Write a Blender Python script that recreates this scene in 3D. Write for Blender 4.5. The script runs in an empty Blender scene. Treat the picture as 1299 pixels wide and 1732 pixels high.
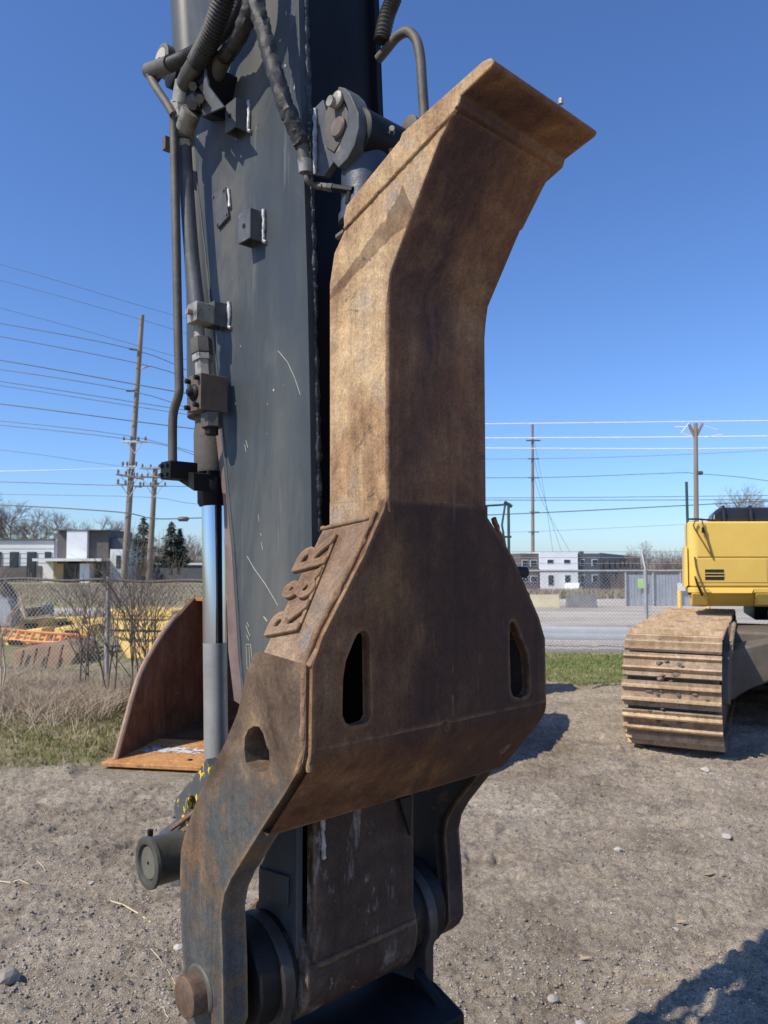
import bpy, bmesh, math, random
import numpy as np
from mathutils import Vector, Matrix, noise as mnoise
from mathutils.geometry import tessellate_polygon
random.seed(7); rng = np.random.default_rng(7)
SC = bpy.context.scene
COL = SC.collection
# ------------------------------------------------------------------ camera
FPX, CX, CY = 1308.0, 649.5, 866.0
PITCH = math.atan(79 / 1308)
CAM = Vector((0, 0, 1.6))
cd = bpy.data.cameras.new('camera'); cam = bpy.data.objects.new('camera', cd); COL.objects.link(cam)
cam.location = CAM; cam.rotation_euler = (math.pi / 2 + PITCH, 0, 0)
cd.sensor_fit = 'VERTICAL'; cd.sensor_height = 36.0; cd.lens = 36.0 * FPX / 1732; cd.clip_end = 3000; cd.clip_start = 0.05
cd.dof.use_dof = True; cd.dof.focus_distance = 1.65; cd.dof.aperture_fstop = 12
SC.camera = cam
# ------------------------------------------------------------------ light
SUN_AZ, SUN_EL = math.radians(238), math.radians(47)      # compass-style: 0 = +Y, clockwise towards +X
w = bpy.data.worlds.new('World'); SC.world = w; w.use_nodes = True
wn = w.node_tree; bg = wn.nodes['Background']
sky = wn.nodes.new('ShaderNodeTexSky'); sky.sky_type = 'NISHITA'; sky.sun_disc = False
sky.sun_elevation = SUN_EL; sky.sun_rotation = SUN_AZ; sky.air_density = 1.0; sky.dust_density = 0.35; sky.ozone_density = 2.6
tint = wn.nodes.new('ShaderNodeMix'); tint.data_type = 'RGBA'; tint.blend_type = 'MULTIPLY'; tint.inputs[0].default_value = 1; tint.inputs[7].default_value = (.86, 1.14, 1.62, 1)   # white balance of the photograph
wn.links.new(sky.outputs[0], tint.inputs[6]); wn.links.new(tint.outputs[2], bg.inputs[0]); bg.inputs[1].default_value = 0.098
sd = bpy.data.lights.new('sun', 'SUN'); sd.energy = 4.5; sd.angle = math.radians(0.53); sd.color = (1, 0.93, 0.81)
sun = bpy.data.objects.new('sun', sd); COL.objects.link(sun)
sdir = Vector((math.sin(SUN_AZ) * math.cos(SUN_EL), math.cos(SUN_AZ) * math.cos(SUN_EL), math.sin(SUN_EL)))
sun.rotation_euler = sdir.to_track_quat('Z', 'Y').to_euler(); sun.location = (-5, -5, 10)
SC.view_settings.view_transform = 'Standard'; SC.view_settings.look = 'None'
SC.view_settings.exposure = 0.12; SC.view_settings.gamma = 1.0; SC.view_settings.use_curve_mapping = False
# ------------------------------------------------------------------ geometry helpers
ANG = math.radians(43)
FH = Vector((math.cos(ANG), math.sin(ANG), 0)); NH = Vector((math.sin(ANG), -math.cos(ANG), 0)); ZH = Vector((0, 0, 1))
def W(f, n, z): return FH * f + NH * n + Vector((0, 0, z))
def ray(px, py):
    x = (px - CX) / FPX; y = -(py - CY) / FPX
    return Vector((x, math.cos(PITCH) - y * math.sin(PITCH), math.sin(PITCH) + y * math.cos(PITCH)))
def onF(px, py, F): d = ray(px, py); return CAM + d * (F / d.dot(FH))
def onN(px, py, N): d = ray(px, py); return CAM + d * (N / d.dot(NH))
def onY(px, py, Y): d = ray(px, py); return CAM + d * (Y / d.y)
def onG(px, py, z=0): d = ray(px, py); return CAM + d * ((z - CAM.z) / d.z)
# the machine is drawn in its own frame, then scaled about the camera
UNIT, BASE = 0.83, Vector((0, 0, 0.272))
MACH = [False]; DRAWN = {}
def nz(px, py, F): p = onF(px, py, F); return (p.dot(NH), p.z)
def fz(px, py, N): p = onN(px, py, N); return (p.dot(FH), p.z)
_rng_salt = [0]
def link(o, parent=None):
    COL.objects.link(o)
    if parent: o.parent = parent
    return o
def thing(name, label, cat, loc=(0, 0, 0), group=None, rz=0.0):
    o = bpy.data.objects.new(name, None); o.empty_display_size = 0.1; link(o); o.location = loc; o.rotation_euler = (0, 0, rz)
    if MACH[0]: DRAWN[o.name] = Vector(loc); o.location = Vector(loc) * UNIT + BASE; o.scale = (UNIT,) * 3
    o['label'] = label; o['category'] = cat
    if group: o['group'] = group
    return o
def tag(o, label=None, cat=None, group=None, kind=None):
    if label: o['label'] = label
    if cat: o['category'] = cat
    if group: o['group'] = group
    if kind: o['kind'] = kind
    return o
def rootloc(p):
    m = Matrix.Identity(4)
    while p is not None:
        if p.name in DRAWN: return Matrix.Translation(DRAWN[p.name]) @ m
        m = Matrix.LocRotScale(p.location, p.rotation_euler, p.scale) @ m; p = p.parent
    return m
class MB:
    def __init__(s): s.v = []; s.f = []
    def add(s, vs, fs):
        b = len(s.v); s.v += [Vector(v) for v in vs]; s.f += [[b + i for i in f] for f in fs]; return s
    def box(s, c, ux, uy, uz):          # centre and three half vectors
        c = Vector(c); ux, uy, uz = Vector(ux), Vector(uy), Vector(uz)
        vs = [c + ux * a + uy * b + uz * d for d in (-1, 1) for b in (-1, 1) for a in (-1, 1)]
        fs = [(0, 2, 3, 1), (4, 5, 7, 6), (0, 1, 5, 4), (2, 6, 7, 3), (0, 4, 6, 2), (1, 3, 7, 5)]
        if ux.cross(uy).dot(uz) < 0: fs = [f[::-1] for f in fs]
        return s.add(vs, fs)
    def abox(s, a, b):
        a, b = Vector(a), Vector(b); c = (a + b) / 2; h = (b - a) / 2
        return s.box(c, (abs(h.x), 0, 0), (0, abs(h.y), 0), (0, 0, abs(h.z)))
    def lbox(s, f0, f1, n0, n1, z0, z1):   # box in the machine's frame
        return s.box(W((f0 + f1) / 2, (n0 + n1) / 2, (z0 + z1) / 2), FH * abs(f1 - f0) / 2, NH * abs(n1 - n0) / 2, ZH * abs(z1 - z0) / 2)
    def cyl(s, p0, p1, r, seg=24, r2=None, cap=True, phase=0.0):
        p0, p1 = Vector(p0), Vector(p1); r2 = r if r2 is None else r2
        d = (p1 - p0).normalized(); a = d.orthogonal().normalized(); b = d.cross(a)
        if abs(d.z) < .9: a = ZH.cross(d).normalized(); b = d.cross(a)
        vs = []
        for p, rr in ((p0, r), (p1, r2)):
            for i in range(seg):
                t = 2 * math.pi * i / seg + phase; vs.append(p + (a * math.cos(t) + b * math.sin(t)) * rr)
        fs = [(i, (i + 1) % seg, seg + (i + 1) % seg, seg + i) for i in range(seg)]
        if cap: fs += [tuple(range(seg))[::-1], tuple(range(seg, 2 * seg))]
        return s.add(vs, fs)
    def lathe(s, p0, d, prof, seg=28):    # prof: (distance along d, radius)
        p0 = Vector(p0); d = Vector(d).normalized(); a = ZH.cross(d); a = a.normalized() if a.length > .1 else d.orthogonal().normalized(); b = d.cross(a)
        vs = []; k = len(prof)
        for (t, r) in prof:
            for i in range(seg):
                q = 2 * math.pi * i / seg; vs.append(p0 + d * t + (a * math.cos(q) + b * math.sin(q)) * max(r, 1e-5))
        fs = []
        for j in range(k - 1):
            for i in range(seg): fs.append((j * seg + i, j * seg + (i + 1) % seg, (j + 1) * seg + (i + 1) % seg, (j + 1) * seg + i))
        fs += [tuple(range(seg))[::-1], tuple(range((k - 1) * seg, k * seg))]
        return s.add(vs, fs)
    def tube(s, pts, r, seg=10, sub=0, wob=0.0, rib=0.0):
        pts = [Vector(p) for p in pts]
        if sub:
            out = []
            for i in range(len(pts) - 1):
                p0 = pts[max(i - 1, 0)]; p1 = pts[i]; p2 = pts[i + 1]; p3 = pts[min(i + 2, len(pts) - 1)]
                for k in range(sub):
                    t = k / sub
                    out.append(0.5 * ((2 * p1) + (p2 - p0) * t + (2 * p0 - 5 * p1 + 4 * p2 - p3) * t * t + (3 * p1 - p0 - 3 * p2 + p3) * t ** 3))
            out.append(pts[-1]); pts = out
        n = len(pts); rs = r if isinstance(r, (list, tuple)) else [r] * n
        if len(rs) != n: rs = [rs[min(int(i * len(rs) / n), len(rs) - 1)] for i in range(n)]
        vs = []; a = None
        for i, p in enumerate(pts):
            d = (pts[min(i + 1, n - 1)] - pts[max(i - 1, 0)]).normalized()
            a = d.orthogonal().normalized() if a is None else (a - d * a.dot(d)).normalized()
            b = d.cross(a)
            for k in range(seg):
                t = 2 * math.pi * k / seg
                q = rs[i] * (1 + (random.uniform(-wob, wob) if wob else 0)) * (1 + (rib if (i % 2) else -rib))
                vs.append(p + (a * math.cos(t) + b * math.sin(t)) * q)
        fs = [(i * seg + k, i * seg + (k + 1) % seg, (i + 1) * seg + (k + 1) % seg, (i + 1) * seg + k) for i in range(n - 1) for k in range(seg)]
        fs += [tuple(range(seg))[::-1], tuple(range((n - 1) * seg, n * seg))]
        return s.add(vs, fs)
    def plate(s, pts, th, holes=()):      # coplanar outline pushed along th; holes are outlines too
        pts = [Vector(p) for p in pts]; th = Vector(th); loops = [pts] + [[Vector(p) for p in h] for h in holes]
        nrm = Vector((0, 0, 0))
        for i in range(len(pts)): nrm += (pts[i] - pts[0]).cross(pts[(i + 1) % len(pts)] - pts[0])
        flip = nrm.dot(th) > 0
        allp = [p for l in loops for p in l]; N = len(allp)
        tris = [tuple(range(N))] if not holes else [tuple(t) for t in tessellate_polygon(loops)]
        vs = allp + [p + th for p in allp]; fs = []
        for t in tris:
            tn = Vector((0, 0, 0))
            for i in range(1, len(t) - 1): tn += (allp[t[i]] - allp[t[0]]).cross(allp[t[i + 1]] - allp[t[0]])
            if tn.dot(th) > 0: t = t[::-1]
            fs.append(t); fs.append(tuple(i + N for i in t[::-1]))
        b = 0
        for li, l in enumerate(loops):
            k = len(l)
            ln = Vector((0, 0, 0))
            for i in range(k): ln += (l[i] - l[0]).cross(l[(i + 1) % k] - l[0])
            fl = (ln.dot(th) > 0) != (li > 0)
            for i in range(k):
                q = (b + i, b + (i + 1) % k, b + (i + 1) % k + N, b + i + N)
                fs.append(q if fl else q[::-1])
            b += k
        return s.add(vs, fs)
    def build(s, name, mat, parent=None, smooth=None, bevel=0, seg=2, mat2=None):
        me = bpy.data.meshes.new(name); inv = rootloc(parent).inverted() if parent else None
        vs = [tuple(inv @ v) if inv else tuple(v) for v in s.v]
        me.from_pydata(vs, [], [tuple(f) for f in s.f]); me.materials.append(mat)
        if smooth is None: smooth = 40
        if smooth: 
            me.shade_smooth()
            try: me.set_sharp_from_angle(angle=math.radians(smooth))
            except Exception: pass
        o = bpy.data.objects.new(name, me); link(o, parent)
        if MACH[0] and parent is None: o.location = BASE; o.scale = (UNIT,) * 3
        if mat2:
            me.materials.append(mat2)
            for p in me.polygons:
                if p.normal.dot(FH) > -.5: p.material_index = 1  # faces off the sunlit left side get a darker copy, shade in its colour
        if bevel:
            m = o.modifiers.new('bevel', 'BEVEL'); m.width = bevel; m.segments = seg; m.limit_method = 'ANGLE'; m.angle_limit = math.radians(35); m.harden_normals = True
            m.use_clamp_overlap = True
        return o
def fastmesh(name, V, Fc, mat, parent=None, k=3, smooth=False):
    V = np.asarray(V, dtype=np.float32).reshape(-1, 3); Fc = np.asarray(Fc, dtype=np.int32).reshape(-1, k)
    me = bpy.data.meshes.new(name); me.vertices.add(len(V)); me.vertices.foreach_set('co', V.ravel())
    me.loops.add(Fc.size); me.loops.foreach_set('vertex_index', Fc.ravel())
    me.polygons.add(len(Fc)); me.polygons.foreach_set('loop_start', np.arange(0, Fc.size, k, dtype=np.int32))
    me.polygons.foreach_set('loop_total', np.full(len(Fc), k, dtype=np.int32))
    if smooth: me.polygons.foreach_set('use_smooth', np.ones(len(Fc), dtype=bool))
    me.update(calc_edges=True); me.materials.append(mat)
    o = bpy.data.objects.new(name, me); link(o, parent); return o
# numpy value noise
_T = rng.random((256, 256)).astype(np.float32)
def vnoise(x, y):
    xi = np.floor(x).astype(int); yi = np.floor(y).astype(int); fx = x - xi; fy = y - yi
    fx = fx * fx * (3 - 2 * fx); fy = fy * fy * (3 - 2 * fy)
    g = lambda a, b: _T[a & 255, b & 255]
    return (g(xi, yi) * (1 - fx) + g(xi + 1, yi) * fx) * (1 - fy) + (g(xi, yi + 1) * (1 - fx) + g(xi + 1, yi + 1) * fx) * fy
def fbm(x, y, o=4, g=0.5):
    s = 0; a = 1; t = 0
    for i in range(o): s = s + a * (vnoise(x * 2 ** i + 17 * i, y * 2 ** i + 31 * i) - .5); t += a; a *= g
    return s / t * 2
# ------------------------------------------------------------------ materials
def ramp(nt, fac, stops):
    r = nt.nodes.new('ShaderNodeValToRGB'); e = r.color_ramp.elements
    while len(e) > 1: e.remove(e[-1])
    e[0].position = stops[0][0]; e[0].color = (*stops[0][1], 1)
    for p, c in stops[1:]:
        q = e.new(p); q.color = (*c, 1)
    nt.links.new(fac, r.inputs[0]); return r.outputs[0]
def nz_(nt, scale, det=6, rough=.6, vec=None, dist=0.0):
    n = nt.nodes.new('ShaderNodeTexNoise'); n.inputs['Scale'].default_value = scale; n.inputs['Detail'].default_value = det
    n.inputs['Roughness'].default_value = rough; n.inputs['Distortion'].default_value = dist
    if vec is not None: nt.links.new(vec, n.inputs['Vector'])
    return n.outputs['Fac']
def mapped(nt, scale=(1, 1, 1), loc=(0, 0, 0), rot=(0, 0, 0), geo=True):
    t = nt.nodes.new('ShaderNodeNewGeometry') if geo else nt.nodes.new('ShaderNodeTexCoord')
    m = nt.nodes.new('ShaderNodeMapping'); m.inputs['Scale'].default_value = scale; m.inputs['Location'].default_value = loc; m.inputs['Rotation'].default_value = rot
    nt.links.new(t.outputs['Position' if geo else 'Object'], m.inputs['Vector']); return m.outputs[0]
def mix(nt, fac, a, b, mode='MIX'):
    m = nt.nodes.new('ShaderNodeMix'); m.data_type = 'RGBA'; m.blend_type = mode
    for sock, v in ((m.inputs[0], fac), (m.inputs[6], a), (m.inputs[7], b)):
        if hasattr(v, 'is_output') or isinstance(v, bpy.types.NodeSocket): nt.links.new(v, sock)
        elif isinstance(v, (int, float)): sock.default_value = v
        else: sock.default_value = (*v, 1)
    return m.outputs[2]
def thr(nt, s, lo, hi):
    m = nt.nodes.new('ShaderNodeMapRange'); m.inputs[1].default_value = lo; m.inputs[2].default_value = hi; nt.links.new(s, m.inputs[0]); return m.outputs[0]
def math_(nt, op, a, b=None):
    m = nt.nodes.new('ShaderNodeMath'); m.operation = op
    for i, v in enumerate((a, b)):
        if v is None: continue
        if isinstance(v, (int, float)): m.inputs[i].default_value = v
        else: nt.links.new(v, m.inputs[i])
    return m.outputs[0]
def base(name):
    m = bpy.data.materials.new(name); m.use_nodes = True; nt = m.node_tree; return m, nt, nt.nodes['Principled BSDF']
def bump(nt, b, h, strength=.3, dist=.01):
    n = nt.nodes.new('ShaderNodeBump'); n.inputs['Strength'].default_value = strength; n.inputs['Distance'].default_value = dist
    nt.links.new(h, n.inputs['Height']); nt.links.new(n.outputs[0], b.inputs['Normal'])
def M(name, stops, scale=5, rough=.7, metal=0.0, patches=(), bs=.3, bsc=60, bd=.004, det=8, stretch=(1, 1, 1), roughvar=0.0, geo=True):
    """stops = colour ramp over noise; patches = (scale, lo, hi, colour, stretch)"""
    m, nt, b = base(name); v = mapped(nt, stretch, geo=geo)
    c = ramp(nt, nz_(nt, scale, det, .65, v), stops)
    for i, (s, lo, hi, colr, st) in enumerate(patches):
        vv = mapped(nt, st, (3.1 * i + 1.3, 7.7 * i, 2.2 * i), geo=geo)
        c = mix(nt, thr(nt, nz_(nt, s, 8, .65, vv), lo, hi), c, colr)
    nt.links.new(c, b.inputs['Base Color']); b.inputs['Metallic'].default_value = metal
    if roughvar:
        q = math_(nt, 'MULTIPLY_ADD', nz_(nt, scale * 2, 5, .6, v), roughvar); q.node.inputs[2].default_value = rough - roughvar / 2; nt.links.new(q, b.inputs['Roughness'])
    else: b.inputs['Roughness'].default_value = rough
    if bs: bump(nt, b, nz_(nt, bsc, 6, .7, mapped(nt, geo=geo)), bs, bd)
    return m
O1 = (1, 1, 1)
def rust(name, stops, patches=(), bs=.5, stain=False, edge=.55):
    m, nt, b = base(name); v = mapped(nt)
    big = nz_(nt, 3.2, 10, .68, v, .6)
    c = ramp(nt, big, stops)
    for i, (s, lo, hi, colr, st) in enumerate(patches):
        c = mix(nt, thr(nt, nz_(nt, s, 10, .7, mapped(nt, st, (3.1 * i + 1.3, 5.7 * i, 2.2 * i))), lo, hi), c, colr)
    # fine speckle and pits
    fine = nz_(nt, 190, 4, .8, v); c = mix(nt, .75, c, ramp(nt, fine, [(.3, (.45, .45, .45)), (.5, (1, 1, 1)), (.72, (1.55, 1.5, 1.42))]), 'MULTIPLY')
    c = mix(nt, .8, c, ramp(nt, nz_(nt, 22, 9, .75, mapped(nt, (1, 1, .09), (2, 5, 1)), .3), [(.3, (.55, .5, .48)), (.5, (1, 1, 1)), (.7, (1.35, 1.3, 1.2))]), 'MULTIPLY')
    c = mix(nt, math_(nt, 'MULTIPLY', thr(nt, nz_(nt, 70, 3, .6, mapped(nt, (1, 1, .06), (1, 9, 4), (.5, .35, 0)), .2), .67, .71), .10), c, (.42, .34, .27))
    c = mix(nt, math_(nt, 'MULTIPLY', thr(nt, nz_(nt, 13, 9, .8, mapped(nt, (1, 1, 1), (7, 2, 6)), .5), .60, .65), .7), c, (.05, .028, .022))
    mid = nz_(nt, 32, 8, .75, v, .4); c = mix(nt, .8, c, ramp(nt, mid, [(.3, (.6, .58, .56)), (.52, (1, 1, 1)), (.75, (1.3, 1.28, 1.25))]), 'MULTIPLY')
    if edge:       # corners rubbed paler: how much a rounded normal departs from the true one
        bv = nt.nodes.new('ShaderNodeBevel'); bv.samples = 3; bv.inputs['Radius'].default_value = .016
        gg = nt.nodes.new('ShaderNodeNewGeometry'); dp_ = nt.nodes.new('ShaderNodeVectorMath'); dp_.operation = 'DOT_PRODUCT'
        nt.links.new(bv.outputs[0], dp_.inputs[0]); nt.links.new(gg.outputs['True Normal'], dp_.inputs[1])
        em = math_(nt, 'MULTIPLY', thr(nt, dp_.outputs['Value'], .985, .80), thr(nt, nz_(nt, 24, 7, .75, v), .36, .60))
        c = mix(nt, math_(nt, 'MULTIPLY', em, edge), c, (.50, .30, .14))
    if stain:      # long darker band across the neck's side
        g = nt.nodes.new('ShaderNodeNewGeometry'); A = onF(572, 487, 1.1986) * UNIT + BASE; B = onF(694, 345, 1.1986) * UNIT + BASE; d = (B - A).normalized(); up = d.cross(FH).normalized()
        sub = nt.nodes.new('ShaderNodeVectorMath'); sub.operation = 'SUBTRACT'; nt.links.new(g.outputs['Position'], sub.inputs[0]); sub.inputs[1].default_value = A
        def dot(vec):
            q = nt.nodes.new('ShaderNodeVectorMath'); q.operation = 'DOT_PRODUCT'; nt.links.new(sub.outputs[0], q.inputs[0]); q.inputs[1].default_value = vec; return q.outputs['Value']
        L = (B - A).length; wob = math_(nt, 'MULTIPLY', math_(nt, 'SUBTRACT', nz_(nt, 14, 3, .5, v), .5), .06)
        along = dot(d); across = math_(nt, 'ABSOLUTE', math_(nt, 'ADD', dot(up), wob))
        wid = math_(nt, 'MULTIPLY_ADD', along, .10); wid.node.inputs[2].default_value = .010
        inside = math_(nt, 'MULTIPLY', thr(nt, math_(nt, 'SUBTRACT', wid, across), -.001, .002), math_(nt, 'MULTIPLY', thr(nt, along, -.1, -.06), thr(nt, along, L + .002, L)))
        c = mix(nt, math_(nt, 'MULTIPLY', inside, .85), c, (.42, .38, .35), 'MULTIPLY')
    nt.links.new(c, b.inputs['Base Color']); b.inputs['Roughness'].default_value = .72; b.inputs['Specular IOR Level'].default_value = .35
    h = math_(nt, 'ADD', math_(nt, 'MULTIPLY', nz_(nt, 45, 8, .75, v), 1.0), math_(nt, 'MULTIPLY', big, .8))
    bump(nt, b, h, bs, .006); return m
rust_tan = rust('rust_tan', [(.30, (.16, .075, .036)), (.44, (.32, .19, .095)), (.57, (.52, .36, .195)), (.75, (.66, .51, .33))],
    [(2.4, .56, .66, (.36, .30, .24), O1), (4.5, .60, .70, (.32, .14, .055), (1, 1, .4))], .35, True)
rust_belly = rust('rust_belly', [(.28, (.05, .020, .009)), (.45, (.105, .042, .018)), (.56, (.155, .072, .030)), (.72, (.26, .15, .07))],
    [(1.5, .44, .58, (.055, .024, .014), (1, 1, .5)), (2.6, .58, .70, (.24, .13, .045), (1, 1, .3)), (12, .64, .70, (.22, .15, .09), (1, 1, .25))], .5)  # rust darkened so its colour holds the shade of the thumb's front
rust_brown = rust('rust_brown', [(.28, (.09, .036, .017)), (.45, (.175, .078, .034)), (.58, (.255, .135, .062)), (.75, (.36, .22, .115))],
    [(1.6, .46, .60, (.075, .036, .028), (1, 1, .5)), (2.4, .57, .70, (.24, .14, .065), (1, 1, .35)), (9, .66, .72, (.30, .24, .20), (1, 1, .3))], .45)  # darker rust for the thumb's unlit faces, their shade included
rust_grey = rust('rust_grey', [(.30, (.10, .055, .03)), (.45, (.19, .115, .07)), (.58, (.26, .18, .12)), (.72, (.46, .32, .16))],
    [(4.0, .56, .64, (.17, .155, .14), O1), (3.1, .57, .66, (.36, .235, .12), O1), (9, .62, .68, (.15, .09, .065), O1)], .35)
rust_leg = rust('rust_leg', [(.30, (.055, .058, .056)), (.46, (.088, .09, .085)), (.56, (.14, .092, .055)), (.75, (.25, .155, .075))],
    [(5.0, .56, .64, (.19, .11, .05), O1), (2.5, .50, .56, (.075, .08, .08), O1)], .3)
leg_nt = rust_leg.node_tree; _b = leg_nt.nodes['Principled BSDF']; _old = _b.inputs['Base Color'].links[0].from_socket
_g = leg_nt.nodes.new('ShaderNodeSeparateXYZ'); leg_nt.links.new(mapped(leg_nt), _g.inputs[0])
_h = math_(leg_nt, 'ADD', _g.outputs[2], math_(leg_nt, 'MULTIPLY', nz_(leg_nt, 6, 8, .7, mapped(leg_nt)), .9))
_c = ramp(leg_nt, nz_(leg_nt, 5, 10, .7, mapped(leg_nt), .6), [(.36, (.055, .034, .02)), (.47, (.115, .074, .046)), (.56, (.18, .12, .075)), (.68, (.42, .27, .125))])
_c = mix(leg_nt, .8, _c, ramp(leg_nt, nz_(leg_nt, 150, 5, .8, mapped(leg_nt)), [(.3, (.5, .5, .5)), (.5, (1, 1, 1)), (.7, (1.5, 1.45, 1.4))]), 'MULTIPLY')
leg_nt.links.new(mix(leg_nt, thr(leg_nt, _h, 1.52, 1.76), _old, _c), _b.inputs['Base Color'])
rust_weld = rust('rust_weld', [(.30, (.10, .055, .035)), (.5, (.22, .13, .075)), (.7, (.34, .22, .13))], (), 1.2)
rust_orange = rust('rust_orange', [(.3, (.40, .15, .045)), (.5, (.55, .26, .09)), (.7, (.60, .36, .16))], [(7, .62, .70, (.6, .56, .52), (1, 3, 1))], .3)
rust_bucket = rust('rust_bucket', [(.3, (.08, .032, .015)), (.5, (.15, .065, .03)), (.7, (.22, .11, .055))], [(2.5, .60, .7, (.09, .08, .085), O1), (5, .68, .70, (.35, .22, .03), O1)], .35)  # rust lowered in tone for the shaded inside of the bucket
paint = None
def make_paint(name, c0, c1, c2, wear=True, rough=.42):
    m, nt, b = base(name); v = mapped(nt, (1, 1, .22)); 
    c = ramp(nt, nz_(nt, 5, 10, .7, v), [(.3, c0), (.5, c1), (.72, c2)])
    if wear:
        c = mix(nt, math_(nt, 'MULTIPLY', thr(nt, nz_(nt, 2.6, 8, .7, mapped(nt, (1, 1, .5), (4, 2, 8)), 1.0), .46, .66), .8), c, (.15, .142, .122))
        c = mix(nt, math_(nt, 'MULTIPLY', thr(nt, nz_(nt, 5, 3, .5, mapped(nt, (1, 1, .6), (9, 1, 3))), .56, .62), .5), c, (.05, .060, .072))        # dusty film
        c = mix(nt, thr(nt, nz_(nt, 30, 5, .8, mapped(nt, (1, 1, .05))), .60, .74), c, (.17, .165, .155))      # rain streaks
        c = mix(nt, thr(nt, nz_(nt, 75, 2, .5, v), .765, .785), c, (.55, .52, .42))                    # chips
        w_ = nt.nodes.new('ShaderNodeTexVoronoi'); w_.inputs['Scale'].default_value = 16; w_.feature = 'F1'
        nt.links.new(mapped(nt), w_.inputs['Vector'])
        c = mix(nt, thr(nt, w_.outputs['Distance'], .055, .03), c, (.48, .47, .44))
    nt.links.new(c, b.inputs['Base Color']); b.inputs['Roughness'].default_value = rough
    q = math_(nt, 'MULTIPLY_ADD', nz_(nt, 9, 6, .7, v), .35); q.node.inputs[2].default_value = rough - .14; nt.links.new(q, b.inputs['Roughness'])
    bump(nt, b, nz_(nt, 14, 5, .6, mapped(nt)), .12, .004); return m
arm_paint = make_paint('arm_paint', (.044, .051, .055), (.066, .074, .076), (.105, .108, .10))
arm_dark = make_paint('arm_dark', (.006, .006, .008), (.010, .010, .012), (.022, .020, .019), False, .5)  # near-black paint carries the shade of the arm's front and far faces
barrel_paint = make_paint('barrel_paint', (.06, .066, .07), (.085, .092, .092), (.12, .12, .115), False, .45)
bracket_paint = M('bracket_paint', [(.3, (.07, .075, .08)), (.6, (.11, .115, .12)), (.8, (.17, .17, .16))], 20, .5, 0, [(30, .62, .7, (.22, .20, .17), O1)])
black_steel = M('black_steel', [(.3, (.008, .008, .008)), (.6, (.018, .017, .016)), (.8, (.05, .042, .034))], 14, .55, 0, [(12, .6, .7, (.09, .06, .04), O1)], .3, 90)  # black lowered further to deepen the shade around the pins
dusty_steel = M('dusty_steel', [(.3, (.07, .062, .052)), (.6, (.12, .108, .09)), (.8, (.17, .155, .13))], 18, .62, .1, [(22, .62, .7, (.16, .10, .06), O1)], .3, 120)
fitting = M('fitting', [(.3, (.20, .185, .15)), (.6, (.36, .34, .29)), (.8, (.48, .46, .40))], 26, .5, .2, [(40, .55, .65, (.12, .11, .09), O1)], .25, 140)
rubber = M('rubber', [(.3, (.018, .017, .016)), (.6, (.035, .032, .028)), (.8, (.09, .08, .065))], 30, .6, 0, (), .5, 60, .004)
rubber_dusty = M('rubber_dusty', [(.3, (.05, .046, .04)), (.6, (.10, .092, .075)), (.8, (.15, .14, .11))], 22, .7, 0, (), .3, 80, .003)
for _m in (black_steel, arm_dark, arm_paint, bracket_paint, barrel_paint): _m.node_tree.nodes['Principled BSDF'].inputs['Specular IOR Level'].default_value = .22
m, nt, b = base('chrome'); chrome = m; b.inputs['Base Color'].default_value = (.55, .58, .63, 1); b.inputs['Metallic'].default_value = 1; b.inputs['Roughness'].default_value = .12
rod_worn = M('rod_worn', [(.3, (.30, .285, .26)), (.6, (.42, .40, .37)), (.8, (.52, .50, .47))], 9, .42, .45, (), .15, 160, .002)
weld_silver = M('weld_silver', [(.3, (.25, .25, .25)), (.7, (.55, .55, .53))], 60, .45, .3, (), .5, 150, .004)
weld_black = M('weld_black', [(.35, (.02, .02, .022)), (.6, (.06, .06, .06)), (.72, (.5, .49, .46))], 120, .45, .2, (), .6, 150, .004)
pin_rust = rust('pin_rust', [(.3, (.08, .048, .034)), (.5, (.14, .09, .065)), (.7, (.24, .17, .125))], (), .3)
casting = rust('casting', [(.3, (.035, .02, .015)), (.5, (.06, .036, .026)), (.7, (.11, .075, .055))], [(9, .56, .64, (.26, .24, .21), (1, 1, .25)), (22, .6, .66, (.26, .24, .21), (1, 1, .4))], .5)  # rusty casting, darkened because it sits in shade
olive = M('olive_cap', [(.3, (.11, .105, .08)), (.7, (.19, .18, .14))], 12, .55, 0, [(30, .6, .68, (.12, .1, .07), O1)])
yellow_specks = M('yellow_specks', [(.3, (.065, .07, .068)), (.7, (.10, .105, .10))], 16, .5, 0, [(44, .57, .58, (.78, .55, .02), (1, 1, .6)), (15, .62, .63, (.78, .55, .02), O1)], .2)
cat_yellow = M('machine_yellow', [(.3, (.78, .49, .085)), (.6, (.87, .57, .12)), (.8, (.88, .61, .18))], 1.6, .42, 0, [(3, .62, .75, (.62, .41, .12), (1, 1, .3)), (40, .72, .76, (.3, .2, .08), O1)], .08, 20)
part_yellow = M('part_yellow', [(.3, (.74, .46, .07)), (.6, (.85, .56, .12)), (.8, (.85, .62, .2))], 2.2, .5, 0, [(5, .60, .7, (.35, .23, .10), O1)], .15, 20)
part_orange = M('part_orange', [(.3, (.70, .20, .05)), (.6, (.85, .32, .09)), (.8, (.7, .36, .16))], 2.2, .5, 0, [(5, .6, .7, (.3, .13, .06), O1)], .15, 20)
green_steel = M('green_steel', [(.3, (.02, .055, .04)), (.7, (.04, .09, .065))], 8, .5, 0, (), .1)
hood_black = M('hood_black', [(.3, (.016, .016, .018)), (.7, (.03, .03, .034))], 4, .32, 0, (), .1, 20)
track_steel = rust('track_steel', [(.3, (.18, .12, .07)), (.5, (.31, .225, .15)), (.7, (.42, .33, .235))], [(6, .58, .70, (.26, .15, .08), (1, 1, 1))], .4)
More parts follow.
